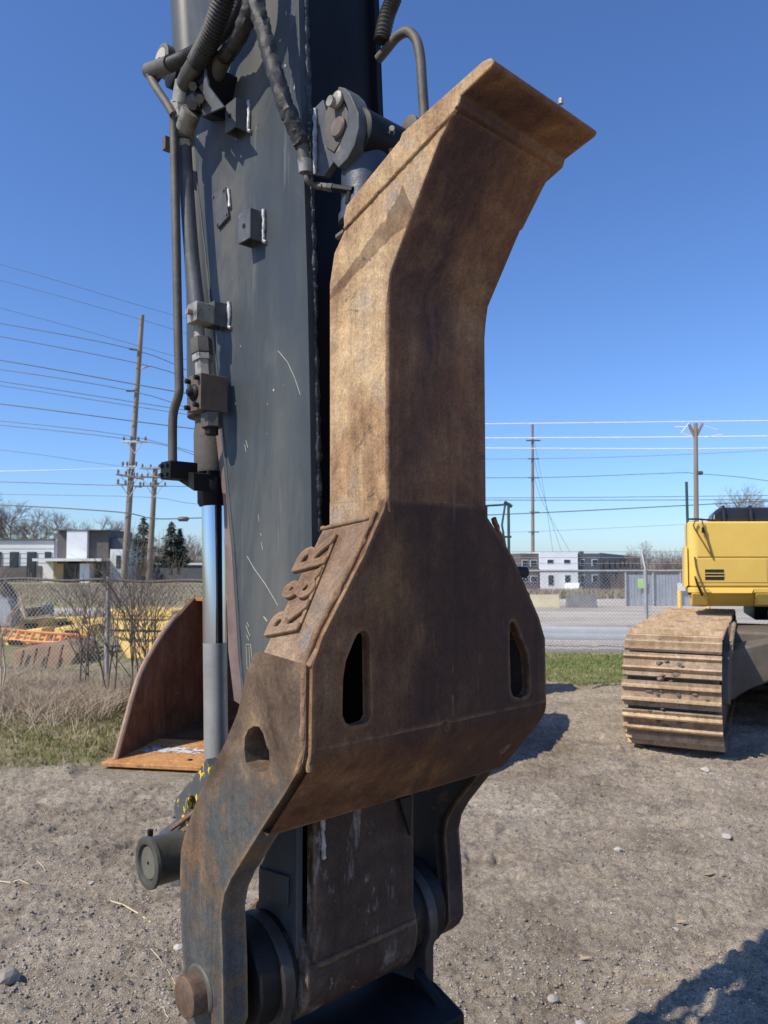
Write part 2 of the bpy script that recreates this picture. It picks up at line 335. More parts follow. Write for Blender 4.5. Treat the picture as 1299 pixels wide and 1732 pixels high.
track_rail = rust('track_bar', [(.3, (.32, .20, .10)), (.5, (.50, .35, .21)), (.7, (.60, .46, .31))], [(5, .58, .72, (.36, .18, .08), O1)], .3)
frame_dark = M('frame_dark', [(.3, (.09, .075, .055)), (.6, (.15, .125, .095)), (.8, (.2, .17, .13))], 5, .7, 0, (), .3, 40)
mud = M('mud', [(.3, (.14, .10, .07)), (.7, (.27, .20, .145))], 20, .95, 0, (), .8, 60, .01)
galv = M('galvanised', [(.3, (.36, .36, .35)), (.7, (.52, .52, .51))], 12, .5, .3, (), .1)
galv_dark = M('fence_wire_dark', [(.3, (.34, .30, .27)), (.7, (.52, .48, .44))], 12, .6, .2, (), .1)
wood_pole = M('pole_wood', [(.3, (.17, .135, .10)), (.6, (.27, .22, .175)), (.8, (.36, .31, .26))], 3, .85, 0, (), .4, 30, .01, 8, (1, 1, .1))
cable = M('cable', [(.3, (.06, .065, .075)), (.7, (.10, .105, .115))], 2, .5, 0, (), 0)
cable_pale = M('cable_pale', [(.3, (.70, .72, .76)), (.7, (.85, .87, .9))], 2, .3, 0, (), 0)
bark = M('bark', [(.3, (.11, .085, .065)), (.6, (.19, .15, .12)), (.8, (.26, .215, .18))], 12, .9, 0, (), .3, 40)
twig_far = M('twig_far', [(.3, (.13, .10, .085)), (.7, (.22, .175, .15))], 4, .9, 0, (), 0)
dry = M('dry_stalk', [(.3, (.26, .19, .13)), (.5, (.44, .345, .24)), (.7, (.62, .51, .38))], 5, .9, 0, (), 0)
straw = M('straw', [(.3, (.5, .38, .22)), (.7, (.7, .58, .4))], 6, .8, 0, (), 0)
needle = M('needle', [(.3, (.02, .04, .022)), (.7, (.05, .08, .04))], 3, .8, 0, (), 0)
grass_m = M('grass_blade', [(.3, (.09, .11, .03)), (.45, (.20, .20, .07)), (.6, (.38, .31, .17)), (.75, (.46, .38, .24))], 2.5, .8, 0, (), 0)
white_wall = M('white_cladding', [(.3, (.70, .71, .72)), (.7, (.80, .81, .82))], 1, .6, 0, (), 0)
grey_wall = M('pale_cladding', [(.3, (.64, .64, .62)), (.7, (.74, .74, .72))], 1, .7, 0, (), 0)
brown_wall = M('dark_cladding', [(.3, (.085, .075, .07)), (.7, (.13, .115, .105))], 1, .7, 0, (), 0)
slate_wall = M('slate_cladding', [(.3, (.07, .08, .095)), (.7, (.11, .12, .135))], 1, .6, 0, (), 0)
wood_door = M('timber_panel', [(.3, (.40, .27, .13)), (.7, (.52, .37, .2))], 1, .6, 0, (), 0)
m, nt, b = base('window_glass'); glass_m = m; b.inputs['Base Color'].default_value = (.03, .04, .05, 1); b.inputs['Roughness'].default_value = .08
concrete = M('concrete', [(.3, (.38, .36, .33)), (.7, (.5, .48, .45))], 2, .85, 0, [(3, .6, .7, (.3, .28, .26), O1)], .2)
barrier_y = M('barrier_yellow', [(.3, (.55, .47, .28)), (.7, (.66, .58, .38))], 2, .85, 0, (), .2)
stone_l = M('stone_pale', [(.3, (.30, .26, .22)), (.5, (.42, .37, .32)), (.7, (.60, .56, .5))], 9, .85, 0, (), .3, 200, .002)
stone_d = M('stone_dull', [(.3, (.13, .11, .09)), (.5, (.24, .205, .165)), (.7, (.36, .31, .26))], 9, .9, 0, (), .3, 200, .002)
leaf_m = M('dead_leaf', [(.3, (.34, .23, .13)), (.7, (.48, .36, .23))], 9, .7, 0, (), .2)
# ------------------------------------------------------------------ ground
m, nt, b = base('dirt')
v = mapped(nt)
c = ramp(nt, nz_(nt, 1.1, 8, .65, v), [(.3, (.27, .215, .153)), (.5, (.45, .372, .28)), (.7, (.58, .495, .39))])
c = mix(nt, .8, c, ramp(nt, nz_(nt, 26, 8, .8, v), [(.32, (.42, .39, .36)), (.5, (1, 1, 1)), (.68, (1.5, 1.48, 1.44))]), 'MULTIPLY')
c = mix(nt, .8, c, ramp(nt, nz_(nt, 210, 3, .8, v), [(.34, (.34, .32, .30)), (.5, (1, 1, 1)), (.66, (1.75, 1.72, 1.66))]), 'MULTIPLY')
c = mix(nt, math_(nt, 'MULTIPLY', thr(nt, nz_(nt, 5, 9, .75, mapped(nt, (1, 1, 1), (3, 8, 0)), .6), .52, .64), .6), c, (.15, .125, .11))
c = mix(nt, math_(nt, 'MULTIPLY', thr(nt, nz_(nt, 2.1, 8, .7, mapped(nt, (1, 1, 1), (13, 2, 0)), .6), .56, .68), .55), c, (.42, .37, .31))
vo = nt.nodes.new('ShaderNodeTexVoronoi'); vo.inputs['Scale'].default_value = 85; nt.links.new(v, vo.inputs['Vector'])
c = mix(nt, thr(nt, vo.outputs['Distance'], .20, .12), c, ramp(nt, vo.outputs['Color'], [(.2, (.12, .10, .08)), (.5, (.27, .235, .195)), (.9, (.55, .51, .45))]))
att = nt.nodes.new('ShaderNodeAttribute'); att.attribute_name = 'grassy'
g = ramp(nt, nz_(nt, 7, 8, .75, v), [(.3, (.13, .14, .045)), (.46, (.22, .21, .08)), (.56, (.36, .29, .18)), (.75, (.45, .38, .26))])
c = mix(nt, att.outputs['Fac'], c, g)
att2 = nt.nodes.new('ShaderNodeAttribute'); att2.attribute_name = 'lot'
c = mix(nt, att2.outputs['Fac'], c, ramp(nt, nz_(nt, .35, 8, .6, mapped(nt, (.4, 1, 1))), [(.35, (.40, .335, .265)), (.5, (.52, .45, .37)), (.65, (.62, .56, .49))]))
nt.links.new(c, b.inputs['Base Color']); b.inputs['Roughness'].default_value = .95; b.inputs['Specular IOR Level'].default_value = .15
h = math_(nt, 'ADD', nz_(nt, 60, 8, .8, v), math_(nt, 'MULTIPLY', nz_(nt, 230, 3, .7, v), .5)); bump(nt, b, h, 1.0, .02)
dirt = m
def terrain(X, Y):
    """large shape only"""
    side = np.clip((X / np.maximum(Y, 1) + 0.10) / 0.12, 0, 1); side = side * side * (3 - 2 * side)
    return -0.035 * np.clip(Y - 13.5, 0, 110) * side - 0.0155 * np.clip(Y - 13.5, 0, 110) * (1 - side)
def edge(X): return 5.95 + .35 * np.sin(X * 1.7) * .3 + .25 * fbm(X * 1.3, X * 0 + 4)      # dirt / grass border on the left
def grassy(X, Y):
    L = 1 / (1 + np.exp(-(Y - edge(X) + .25 * fbm(X * 3, Y * 3)) * 9)) * (X < 0)
    R = 1 / (1 + np.exp(-(Y - 10.1 - .5 * fbm(X * 1.5, Y * 1.5) ) * 4)) * (X >= 0) * (1 - np.clip((Y - 12.8) / .5, 0, 1))
    return np.clip(L + R, 0, 1)
def gheight(X, Y):
    z = terrain(X, Y)
    near = np.clip((30 - Y) / 18, 0, 1)
    z = z + near * (.035 * fbm(X * .9, Y * .9, 3) + .024 * fbm(X * 4, Y * 6 + 9, 4) + .013 * fbm(X * 17, Y * 17, 4, .65) + .034 * np.clip(fbm(X * 2.2 + 5, Y * 13, 4, .6), -.5, .2) + .012 * fbm(X * 45, Y * 45, 2))
    z = z - near * .03 * np.exp(-(((X * .8 - (Y - 3.6) * .9 - 1.1 + .2 * np.sin(Y * 1.3)) / .16) ** 2)) - near * .025 * np.exp(-(((X * .8 - (Y - 3.6) * .9 + .3 + .2 * np.sin(Y * 1.3)) / .16) ** 2))   # faint wheel ruts
    # cleat marks: shallow rows of ridges laid down by tracks
    for (cx, cy, an, wd, ln) in ((1.6, 4.6, .35, .45, 3.5), (-1.25, 4.4, -1.25, .4, 2.2), (2.6, 3.6, 1.1, .4, 2.2), (-1.2, 5.0, -1.3, .35, 2.4)):
        dx, dy = X - cx, Y - cy; u = dx * math.cos(an) - dy * math.sin(an); t = dx * math.sin(an) + dy * math.cos(an)
        m_ = np.clip((wd - abs(u)) / .1, 0, 1) * np.clip((ln - abs(t)) / .5, 0, 1)
        z = z + m_ * .022 * np.clip(np.sin(t * 2 * math.pi / .16 + fbm(X * 3, Y * 3) * 2.5), -.3, 1) * (.4 + fbm(X * 5, Y * 5))
    e = np.exp(-((Y - edge(X) + .12) / .12) ** 2) * (X < -1.0)          # small scuffed bank where grass begins
    z = z + e * (.05 + .03 * fbm(X * 7, Y * 7)) + (X < 0) * .04 * np.clip((Y - edge(X)) / .4, 0, 1) * near
    mk = np.clip((X + 2.35) / .1, 0, 1) * np.clip((1.0 - X) / .1, 0, 1) * np.clip((Y - 5.55) / .2, 0, 1) * np.clip((8.4 - Y) / .2, 0, 1)
    z = z * (1 - mk) + .004 * mk * fbm(X * 5, Y * 5)     # flattened where the bucket stands
    z = z + .03 * np.exp(-(((X - 2.9) / .6) ** 2 + ((Y - 5.9) / .25) ** 2)) * (1 + fbm(X * 9, Y * 9, 4))
    return z
r = np.concatenate([np.linspace(.05, 1.9, 8)[:-1], 1.9 * (14 / 1.9) ** (np.arange(560) / 560), 14 * (1500 / 14) ** (np.arange(91) / 90)])
tf = np.linspace(-.56, .56, 600); th = np.concatenate([tf, np.linspace(.56, 2 * math.pi - .56, 60)[1:-1]])
R, TH = np.meshgrid(r, th, indexing='ij'); X = R * np.sin(TH); Y = R * np.cos(TH); Z = gheight(X, Y)
nr, nt_ = R.shape; idx = np.arange(nr * nt_).reshape(nr, nt_)
q = np.stack([idx[:-1, :], np.roll(idx, -1, 1)[:-1, :], np.roll(idx, -1, 1)[1:, :], idx[1:, :]], -1).reshape(-1, 4)[:, ::-1]
ground = fastmesh('ground', np.stack([X, Y, Z], -1), q, dirt, k=4, smooth=True); tag(ground, kind='structure')
a_ = ground.data.attributes.new('grassy', 'FLOAT', 'POINT'); a_.data.foreach_set('value', grassy(X, Y).astype(np.float32).ravel())
lot = (np.clip((Y - 13.2) / .3, 0, 1) * np.clip((X / np.maximum(Y, 1) - .05) / .05, 0, 1)) + np.clip((Y - 24) / 1, 0, 1) * np.clip((30 - Y) / 2, 0, 1) * (X < 0)
a_ = ground.data.attributes.new('lot', 'FLOAT', 'POINT'); a_.data.foreach_set('value', np.clip(lot, 0, 1).astype(np.float32).ravel())
def gz(x, y): return float(gheight(np.array([float(x)]), np.array([float(y)]))[0])
# stones ------------------------------------------------------------
ico = bmesh.new(); bmesh.ops.create_icosphere(ico, subdivisions=1, radius=1); ico.verts.ensure_lookup_table()
IV = np.array([v.co[:] for v in ico.verts], dtype=np.float32); IF = np.array([[v.index for v in f.verts] for f in ico.faces]); ico.free()
def stones(name, n, smin, smax, mat, pw=2.6, xr=.62, y0=2.0, y1=8.5):
    Yp = np.sqrt(rng.random(n)) * (y1 - y0) + y0; Yp = y0 + (y1 - y0) * rng.random(n) ** 1.25
    Xp = (rng.random(n) * 2 - 1) * xr * (Yp + .3)
    keep = (grassy(Xp, Yp) < .5) & (fbm(Xp * 1.6, Yp * 1.6, 3) + rng.random(n) * .9 > .25); Xp, Yp = Xp[keep], Yp[keep]; n = len(Xp)
    s = smin + (smax - smin) * rng.random(n) ** pw
    sc = s[:, None] * (1 + rng.uniform(-.35, .35, (n, 3))) * np.array([1.15, 1.0, .62])
    V = IV[None] * sc[:, None, :] * (1 + rng.uniform(-.22, .22, (n, 12, 1)))
    a = rng.random(n) * 6.28; ca, sa = np.cos(a)[:, None], np.sin(a)[:, None]
    vx = V[:, :, 0] * ca - V[:, :, 1] * sa; vy = V[:, :, 0] * sa + V[:, :, 1] * ca
    V = np.stack([vx + Xp[:, None], vy + Yp[:, None], V[:, :, 2] + (gheight(Xp, Yp) + s * .22)[:, None]], -1)
    Fc = (IF[None] + (np.arange(n) * 12)[:, None, None]).reshape(-1, 3)
    o = fastmesh(name, V, Fc, mat); return o
tag(stones('gravel', 46000, .0012, .0058, stone_l, 2.4), 'pale crushed stone scattered over the packed dirt yard', 'gravel', kind='stuff')
tag(stones('soil_crumbs', 60000, .0013, .0085, stone_d, 2.2), 'brown crumbs of soil lying loose on the dirt yard', 'soil', kind='stuff')
def rock(name, px, py, s, mat, label):
    p = onG(px, py); z = gz(p.x, p.y); bm = bmesh.new(); bmesh.ops.create_icosphere(bm, subdivisions=2, radius=1)
    for v in bm.verts: v.co *= s * (1 + .45 * mnoise.noise(v.co * 1.3 + Vector((px, py, 0)))); v.co.z *= .55
    me = bpy.data.meshes.new(name); bm.to_mesh(me); bm.free(); me.materials.append(mat); o = link(bpy.data.objects.new(name, me)); o.location = (p.x, p.y, z + s * .2); tag(o, label, 'rock')
for (px, py, s, lab) in ((302, 1600, .022, 'pale angular rock lying on dirt left of the arm, near the lower left'), (395 + 835, 1412, .03, 'light block-shaped rock on dark gravel patch below the crawler track'),
      (1045, 1435, .022, 'whitish stone in the middle of the yard, below left of the crawler track'), (982, 1720, .02, 'pale flat stone at the bottom edge beside the shadow tip'),
      (155, 1493, .014, 'small white stone left of the round pin boss'), (1195, 1310, .035, 'flat pale stone on the soil just below the crawler track'), (935, 1684, .02, 'grey chip of stone near the bottom right of the thumb leg'),
      (1142, 1560, .018, 'white stone next to the reddish leaf on the pale patch'), (10, 1660, .05, 'dark clod of earth at the left border near the bottom')):
    rock('rock', px, py, s, stone_d if 'dark' in lab[:5] else stone_l, lab)
def stick(px0, py0, px1, py1, r, label, mat=straw, name='straw_stalk'):
    r *= .7
    a, c = onG(px0, py0), onG(px1, py1); n = 4; pts = []
    for i in range(n):
        p = a.lerp(c, i / (n - 1)); pts.append((p.x + random.uniform(-.002, .002), p.y + random.uniform(-.002, .002), gz(p.x, p.y) + r + .004))
    mb = MB(); mb.tube(pts, r, 5); tag(mb.build(name, mat), label, 'stalk')
stick(0, 1486, 50, 1493, .005, 'dry straw stalk on the dirt at the left border'); stick(188, 1514, 256, 1558, .0055, 'longest dry straw stalk, lying diagonally below the round pin boss')
stick(62, 1455, 77, 1474, .003, 'short thin straw piece above left of the longest stalk'); stick(50, 1521, 68, 1516, .003, 'tiny pale straw piece lying near the left border')
stick(255, 1612, 300, 1650, .0025, 'thin curled straw beside the small green weed'); stick(272, 1700, 285, 1725, .0025, 'thin straw at the bottom edge left of the pin')
for (px, py, lab) in ((990, 1620, 'yellow brown dead leaf on the dirt right of the thumb leg'), (1152, 1553, 'small reddish dead leaf on the pale patch of dirt'), (1200, 1478, 'tan dead leaf on the gravel below the crawler track')):
    p = onG(px, py); z = gz(p.x, p.y); mb = MB(); L = .026
    pts = [(-L, 0, 0), (-L * .4, L * .35, .008), (L * .4, L * .3, .004), (L, 0, .01), (L * .4, -L * .3, .006), (-L * .4, -L * .3, .002)]
    mb.plate([Vector(q) + Vector((p.x, p.y, z + .008)) for q in pts], (0, 0, .001)); tag(mb.build('dead_leaf', leaf_m), lab, 'leaf')
# blades (grass, weeds) -----------------------------------------------
def blades(name, Xp, Yp, hgt, wid, mat, lean=.5, curl=True):
    n = len(Xp); z0 = gheight(Xp, Yp) - .005; a = rng.random(n) * 6.28; h = hgt * (.4 + .6 * rng.random(n)); ln = lean * h * rng.random(n) * 1.3; b = rng.random(n) * 6.28
    dx, dy = np.cos(a) * wid, np.sin(a) * wid; lx, ly = np.cos(b) * ln, np.sin(b) * ln
    P = np.stack([np.stack([Xp - dx, Yp - dy, z0], -1), np.stack([Xp + dx, Yp + dy, z0], -1),
        np.stack([Xp + dx * .7 + lx * .35, Yp + dy * .7 + ly * .35, z0 + h * .6], -1), np.stack([Xp - dx * .7 + lx * .35, Yp - dy * .7 + ly * .35, z0 + h * .6], -1),
        np.stack([Xp + lx, Yp + ly, z0 + h], -1)], 1)
    k = np.arange(n)[:, None] * 5
    F3 = np.concatenate([k + np.array([0, 1, 2]), k + np.array([0, 2, 3]), k + np.array([3, 2, 4])], 0)
    return fastmesh(name, P, F3, mat)
n = 42000; Yp = 5.6 + 4.2 * rng.random(n); Xp = -6.5 + 5.6 * rng.random(n); k = (grassy(Xp, Yp) > .45) & ~((Xp > -2.25) & (Yp > 5.7)) & (fbm(Xp * 1.7, Yp * 1.7) + rng.random(n) * 1.1 > .45); Xp, Yp = Xp[k], Yp[k]
tag(blades('grass', Xp, Yp, .07, .0035, grass_m, 1.0), 'short patchy green and straw grass along the left fence', 'grass', kind='stuff')
n = 30000; Yp = 9.4 + 3.8 * rng.random(n); Xp = .5 + 6 * rng.random(n); k = (grassy(Xp, Yp) > .4); Xp, Yp = Xp[k], Yp[k]
grass_r = M('grass_right', [(.3, (.09, .14, .03)), (.5, (.17, .23, .06)), (.7, (.34, .33, .15))], 2.5, .8, 0, (), 0)
tag(blades('grass', Xp, Yp, .07, .004, grass_r, .9), 'green grass strip in front of the right-hand chain link fence', 'grass', kind='stuff')
n = 34000; Xp = -7.5 + 6.6 * rng.random(n); Yf = 9.85 - .38 * (Xp + 4.4); Yp = Yf - .9 + rng.normal(0, .6, n); kk = (Yp > 6.9) & ~((Xp > -2.7) & (Yp < 8.9)); Xp, Yp = Xp[kk], Yp[kk]
tag(blades('dry_weeds', Xp, Yp, .26, .003, dry, 2.2), 'tangle of dry brown weeds along the foot of the left fence', 'weeds', kind='stuff')
n = 60000; Xp = -55 + 60 * rng.random(n); Yp = 15 + 61 * rng.random(n) ** 1.2; kk = (Xp / Yp < -.12) & (Xp / Yp > -.62) & ((Yp < 24) | (Yp > 31)); Xp, Yp = Xp[kk], Yp[kk]
dry_far = M('dry_field', [(.3, (.20, .15, .115)), (.5, (.33, .26, .195)), (.62, (.27, .27, .13)), (.75, (.42, .35, .27))], .4, .9, 0, (), 0)
tag(blades('field_grass', Xp, Yp, .26, .02, dry_far, 1.2), 'dry field grass between the left fence and the office building', 'grass', kind='stuff')
n = 26000; Yp = 60 + 60 * rng.random(n); Xp = Yp * (.12 + .36 * rng.random(n)); mound = np.clip(1 - abs(Xp / Yp - .25) / .16, 0, 1)
kk = (Yp > 68) & (Yp < 90); Xp, Yp = Xp[kk], Yp[kk]
tag(blades('field_grass', Xp, Yp, 1.0, .05, dry_far, .8), 'brown scrub in front of the black and white office building', 'grass', kind='stuff')
# small green weed next to the pin
p = onG(290, 1655); mb = MB()
for i in range(16):
    a = random.random() * 6.28; L = random.uniform(.02, .05); q = Vector((p.x, p.y, gz(p.x, p.y))); d = Vector((math.cos(a), math.sin(a), .35)) * L; s = Vector((-math.sin(a), math.cos(a), 0)) * .004
    mb.add([q - s * .5, q + d * .5 + s, q + d, q + d * .5 - s], [(0, 1, 2, 3)])
tag(mb.build('weed', grass_m), 'small low green weed beside the lower left thumb pin', 'weed')
# ------------------------------------------------------------------ bare trees, shrubs
def twigs(mb, p, d, L, r, lev, spread=.5, seg=4, kids=3, up=.1):
    pts = [p]; dd = d.copy(); n = 3
    for i in range(n):
        dd = (dd + Vector((random.gauss(0, .13), random.gauss(0, .13), random.gauss(0, .08) + up * .3))).normalized(); pts.append(pts[-1] + dd * L / n)
    mb.tube(pts, [r, r * .85, r * .7, r * .5], seg if lev > 1 else 3)
    if lev == 0: return
    for k in range(kids):
        t = random.uniform(.35, 1.0); i = min(int(t * n), n - 1); q = pts[i].lerp(pts[i + 1], t * n - i)
        a = Vector((random.gauss(0, 1), random.gauss(0, 1), random.gauss(0, .6))); a = (a - dd * a.dot(dd)).normalized()
        twigs(mb, q, (dd + a * random.uniform(spread * .6, spread * 1.5) + Vector((0, 0, up))).normalized(), L * random.uniform(.55, .8), r * .58, lev - 1, spread, seg, kids, up)
def bare_tree(label, x, y, h, r, lev=4, kids=4, name='bare_tree', mat=twig_far, crown=.55, base_z=None, group=None, stems=1):
    z = (gz(x, y) - .1) if base_z is None else base_z
    t = thing(name, label, 'tree' if name == 'bare_tree' else 'shrub', (x, y, z), group)
    tr = MB(); cr = MB()
    for s_ in range(stems):
        off = Vector((random.gauss(0, .06), random.gauss(0, .06), 0)) * (stems > 1); ln = Vector((random.gauss(0, .10), random.gauss(0, .08), 1)).normalized() if stems > 1 else Vector((random.gauss(0, .03), 0, 1)).normalized()
        hh = h * (random.uniform(.35, .55)); p0 = Vector((x, y, z)) + off; p1 = p0 + ln * hh
        tr.tube([p0, p0.lerp(p1, .5) + Vector((random.gauss(0, .01), 0, 0)) * h, p1], [r, r * .85, r * .65], 6)
        for k in range(kids + 1):
            q = p0.lerp(p1, random.uniform(.5, 1.0)); a = random.random() * 6.28
            twigs(cr, q, Vector((math.cos(a) * crown, math.sin(a) * crown, 1)).normalized(), h * .3, r * .5, lev - 1, crown, 4, kids)
        twigs(cr, p1, ln, h * .3, r * .55, lev - 1, crown, 4, kids)
    tr.build('trunk', mat, t, smooth=60); cr.build('crown', mat, t, smooth=60); return t
# ------------------------------------------------------------------ THE THUMB (rusty attachment)
MACH[0] = True
FN0, FN1 = 1.1986, 1.554; FB0, FB1 = 0.98, 1.806; NF = -1.2745; FC2 = FB0 + FB1
def mf(f): return FC2 - f
rust_dark = rust('rust_dark', [(.3, (.02, .013, .01)), (.5, (.04, .024, .018)), (.7, (.07, .045, .033))], (), .4)  # shade of the right leg painted in as blackish rust
thumb = thing('thumb_attachment', 'big rusty steel thumb with raised letters, pinned to the lower end of the dark arm', 'excavator thumb', W(1.39, -1.70, .56))
def prof(pxs, F): return [nz(px, py, F) for px, py in pxs]
def prism(profile, f0, f1): mb = MB(); mb.plate([W(f0, n, z) for n, z in profile], FH * (f1 - f0)); return mb
zc = nz(655, 489, FN0)[1]; zj = nz(655, 866, FN0)[1]; ZN = zj + .03
pr = [(NF, ZN), (NF, zc - .05), (NF + .004, zc - .01)] + prof([(661, 462), (709, 333), (745, 238), (776, 178), (677, 262), (581, 388), (563, 427), (555, 482)], FN0) + [(nz(555, 880, FN0)[0], ZN)]
mb = prism(pr, FN0, FN1); mb.f = [f for f in mb.f if not all(abs(mb.v[i].z - ZN) < 1e-5 for i in f)]
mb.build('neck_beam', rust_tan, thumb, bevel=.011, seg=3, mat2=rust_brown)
mb = MB(); nbk = nz(557, 880, FN0)[0]; mb.lbox(FN0 + .0005, FN1 - .0005, nbk + .001, NF - .028, ZN - .16, ZN + .002); mb.build('neck_base', rust_tan, thumb)
wp = prof([(581, 388), (580, 368), (585, 347), (675, 236), (679, 224), (815, 103), (829, 96), (836, 103), (832, 112), (779, 162), (776, 177)], FN0 - .006)
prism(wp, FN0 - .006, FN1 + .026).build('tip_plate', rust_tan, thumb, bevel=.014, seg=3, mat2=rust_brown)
# step welded on the right of the tip
e0 = prof([(700, 352), (776, 184), (755, 250), (712, 352)], FN0)
nA, zA = nz(776, 180, FN0); nB, zB = nz(718, 310, FN0)
mb = MB(); mb.plate([W(FN1 - .01, nA - .01, zA), W(FN1 - .01, nB - .008, zB), W(FN1 - .01, nB - .09, zB + .03), W(FN1 - .01, nA - .09, zA + .03)], FH * .020); mb.build('side_lug', rust_brown, thumb, bevel=.008)
# front plate (neck + belly) with two slots and a hole
def pnf(l): return [onN(px, py, NF) for px, py in l]
zB1 = 1.205
def arc(cx, cy, rx, ry, a0, a1, n): return [(cx + rx * math.cos(math.radians(a0 + (a1 - a0) * i / n)), cy + ry * math.sin(math.radians(a0 + (a1 - a0) * i / n))) for i in range(n + 1)]
zt = ZN
z2 = fz(525, 1128, NF)[1]
left = [(FN0, zt), (FN0 - .012, zj), (FN0 - .07, zj - .10), (FB0 + .035, z2 + .06), (FB0 + .008, z2), (FB0 + .006, zB1)]
outl = [W(f, NF, z) for f, z in left] + [W(mf(f) , NF, z) for f, z in left[::-1]]
# right side of neck uses FN1
outl = [W(f, NF, z) for f, z in left] + [W(FN1 if abs(f - FN0) < .02 else mf(f), NF, z) for f, z in left[::-1]]
slotL = pnf([(584, 1222), (579, 1210), (580, 1150), (585, 1118), (598, 1085), (604, 1073), (612, 1067), (620, 1068), (625, 1076), (626, 1150), (627, 1212), (622, 1221), (610, 1226), (592, 1228)])
slotR = pnf([(868, 1178), (864, 1168), (862, 1100), (862, 1058), (866, 1050), (871, 1052), (880, 1075), (892, 1104), (895, 1130), (896, 1168), (892, 1176), (880, 1181)])
hole = pnf(arc(756, 1230, 6.5, 9, 0, 360, 12)[:-1])
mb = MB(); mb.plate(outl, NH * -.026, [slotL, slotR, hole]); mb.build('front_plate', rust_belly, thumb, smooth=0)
# rounded belly
bp = [(NF, zB1), (NF - .001, 1.192), (NF - .005, 1.178), (NF - .015, 1.160), (NF - .030, 1.141), (NF - .068, 1.097), (NF - .105, 1.055), (NF - .155, .998)]
ff = [FB0 + .006 + (FB1 - FB0 - .012) * i / 8 for i in range(9)]
mb = MB(); vs = [W(f, n, z) for n, z in bp for f in ff]; fs = [(j * 9 + i, j * 9 + i + 1, (j + 1) * 9 + i + 1, (j + 1) * 9 + i) for j in range(len(bp) - 1) for i in range(8)]
bi = [(n - .026, z + .012) for n, z in bp]; vs2 = [W(f, n, z) for n, z in bi for f in ff]; o = len(vs)
fs2 = [tuple(i + o for i in f[::-1]) for f in fs]; cap = [((len(bp) - 1) * 9 + i, (len(bp) - 1) * 9 + i + 1, o + (len(bp) - 1) * 9 + i + 1, o + (len(bp) - 1) * 9 + i) for i in range(8)]
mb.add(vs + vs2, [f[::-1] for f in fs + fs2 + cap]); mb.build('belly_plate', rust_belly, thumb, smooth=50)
# side plates with leg; flares
legpx = [(524, 1126), (519, 1180), (517, 1262), (512, 1290), (480, 1345), (442, 1403), (391, 1486), (379, 1514), (374, 1546), (377, 1626), (381, 1700)]
legbk = [(311, 1639), (306, 1562), (304.5, 1482), (306, 1440), (313, 1409), (337, 1342), (381, 1256), (402, 1205), (418, 1135), (431, 1104)]
pn, pz = nz(338, 1676, FB0)
L = [(min(n, NF - .012), z) for n, z in prof(legpx, FB0)]; Rr = .115
bot = [(pn + Rr * math.cos(math.radians(a)), pz + Rr * math.sin(math.radians(a))) for a in range(-20, -175, -18)]
L = L[:-1] + bot + prof(legbk, FB0)
hl = prof([(436, 1306), (424, 1301), (416, 1290), (413, 1268), (414, 1248), (420, 1234), (429, 1228), (438, 1229), (445, 1240), (451, 1262), (456, 1272), (455, 1296), (451, 1308)], FB0)
mb = MB(); mb.plate([W(FB0, n, z) for n, z in L], FH * .065, [[W(FB0, n, z) for n, z in hl]]); mb.build('side_plate', rust_leg, thumb, smooth=0)
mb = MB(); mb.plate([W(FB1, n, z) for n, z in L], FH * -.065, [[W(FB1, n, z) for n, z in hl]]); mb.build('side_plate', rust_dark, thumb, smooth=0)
# thin doubler plates lying on the inside of each leg
Li = [(n * .97 + -.03 * 1.6 * 0 + pn * .03, z) for n, z in L]
LL = [p for p in L if p[1] < 1.07]
cx_ = sum(n for n, z in LL) / len(LL); LLs = [(n - .018 if n > cx_ else n, z) for i, (n, z) in enumerate(LL)]
for f0, s in ((FB1 - .0655, -1),):
    mb = MB(); mb.plate([W(f0, n, z) for n, z in LLs], FH * (.022 * s)); mb.build('doubler_plate', black_steel, thumb, smooth=0)
def flare(s):
    g = (lambda f: f) if s > 0 else (lambda f: (FN1 - FN0) + 2 * FN0 + (FC2 - FN0 - FN1) - f if False else mf(f))
    ft = FN0 - .004 if s > 0 else mf(FN1 + .004)
    a = [(ft, NF - .012, nz(655, 872, FN0)[1]), (ft, nz(545, 893, ft)[0], nz(545, 895, ft)[1])]
    lo = [nz(431, 1106, FB0), nz(526, 1128, FB0)]
    a += [(FB0, lo[0][0], lo[0][1]), (FB0, lo[1][0] - .006, lo[1][1])]
    P_ = [W(g(f), n, z) for f, n, z in a]; nn = (P_[1] - P_[0]).cross(P_[3] - P_[0]).normalized()
    if nn.dot(FH) * s < 0: nn = -nn
    P_[2] = P_[2] - nn * (P_[2] - P_[0]).dot(nn)
    mb = MB(); mb.plate(P_, nn * .03); mb.build('flare_plate', rust_grey, thumb, bevel=.006); return P_, nn
FP, FNn = flare(1); flare(-1)
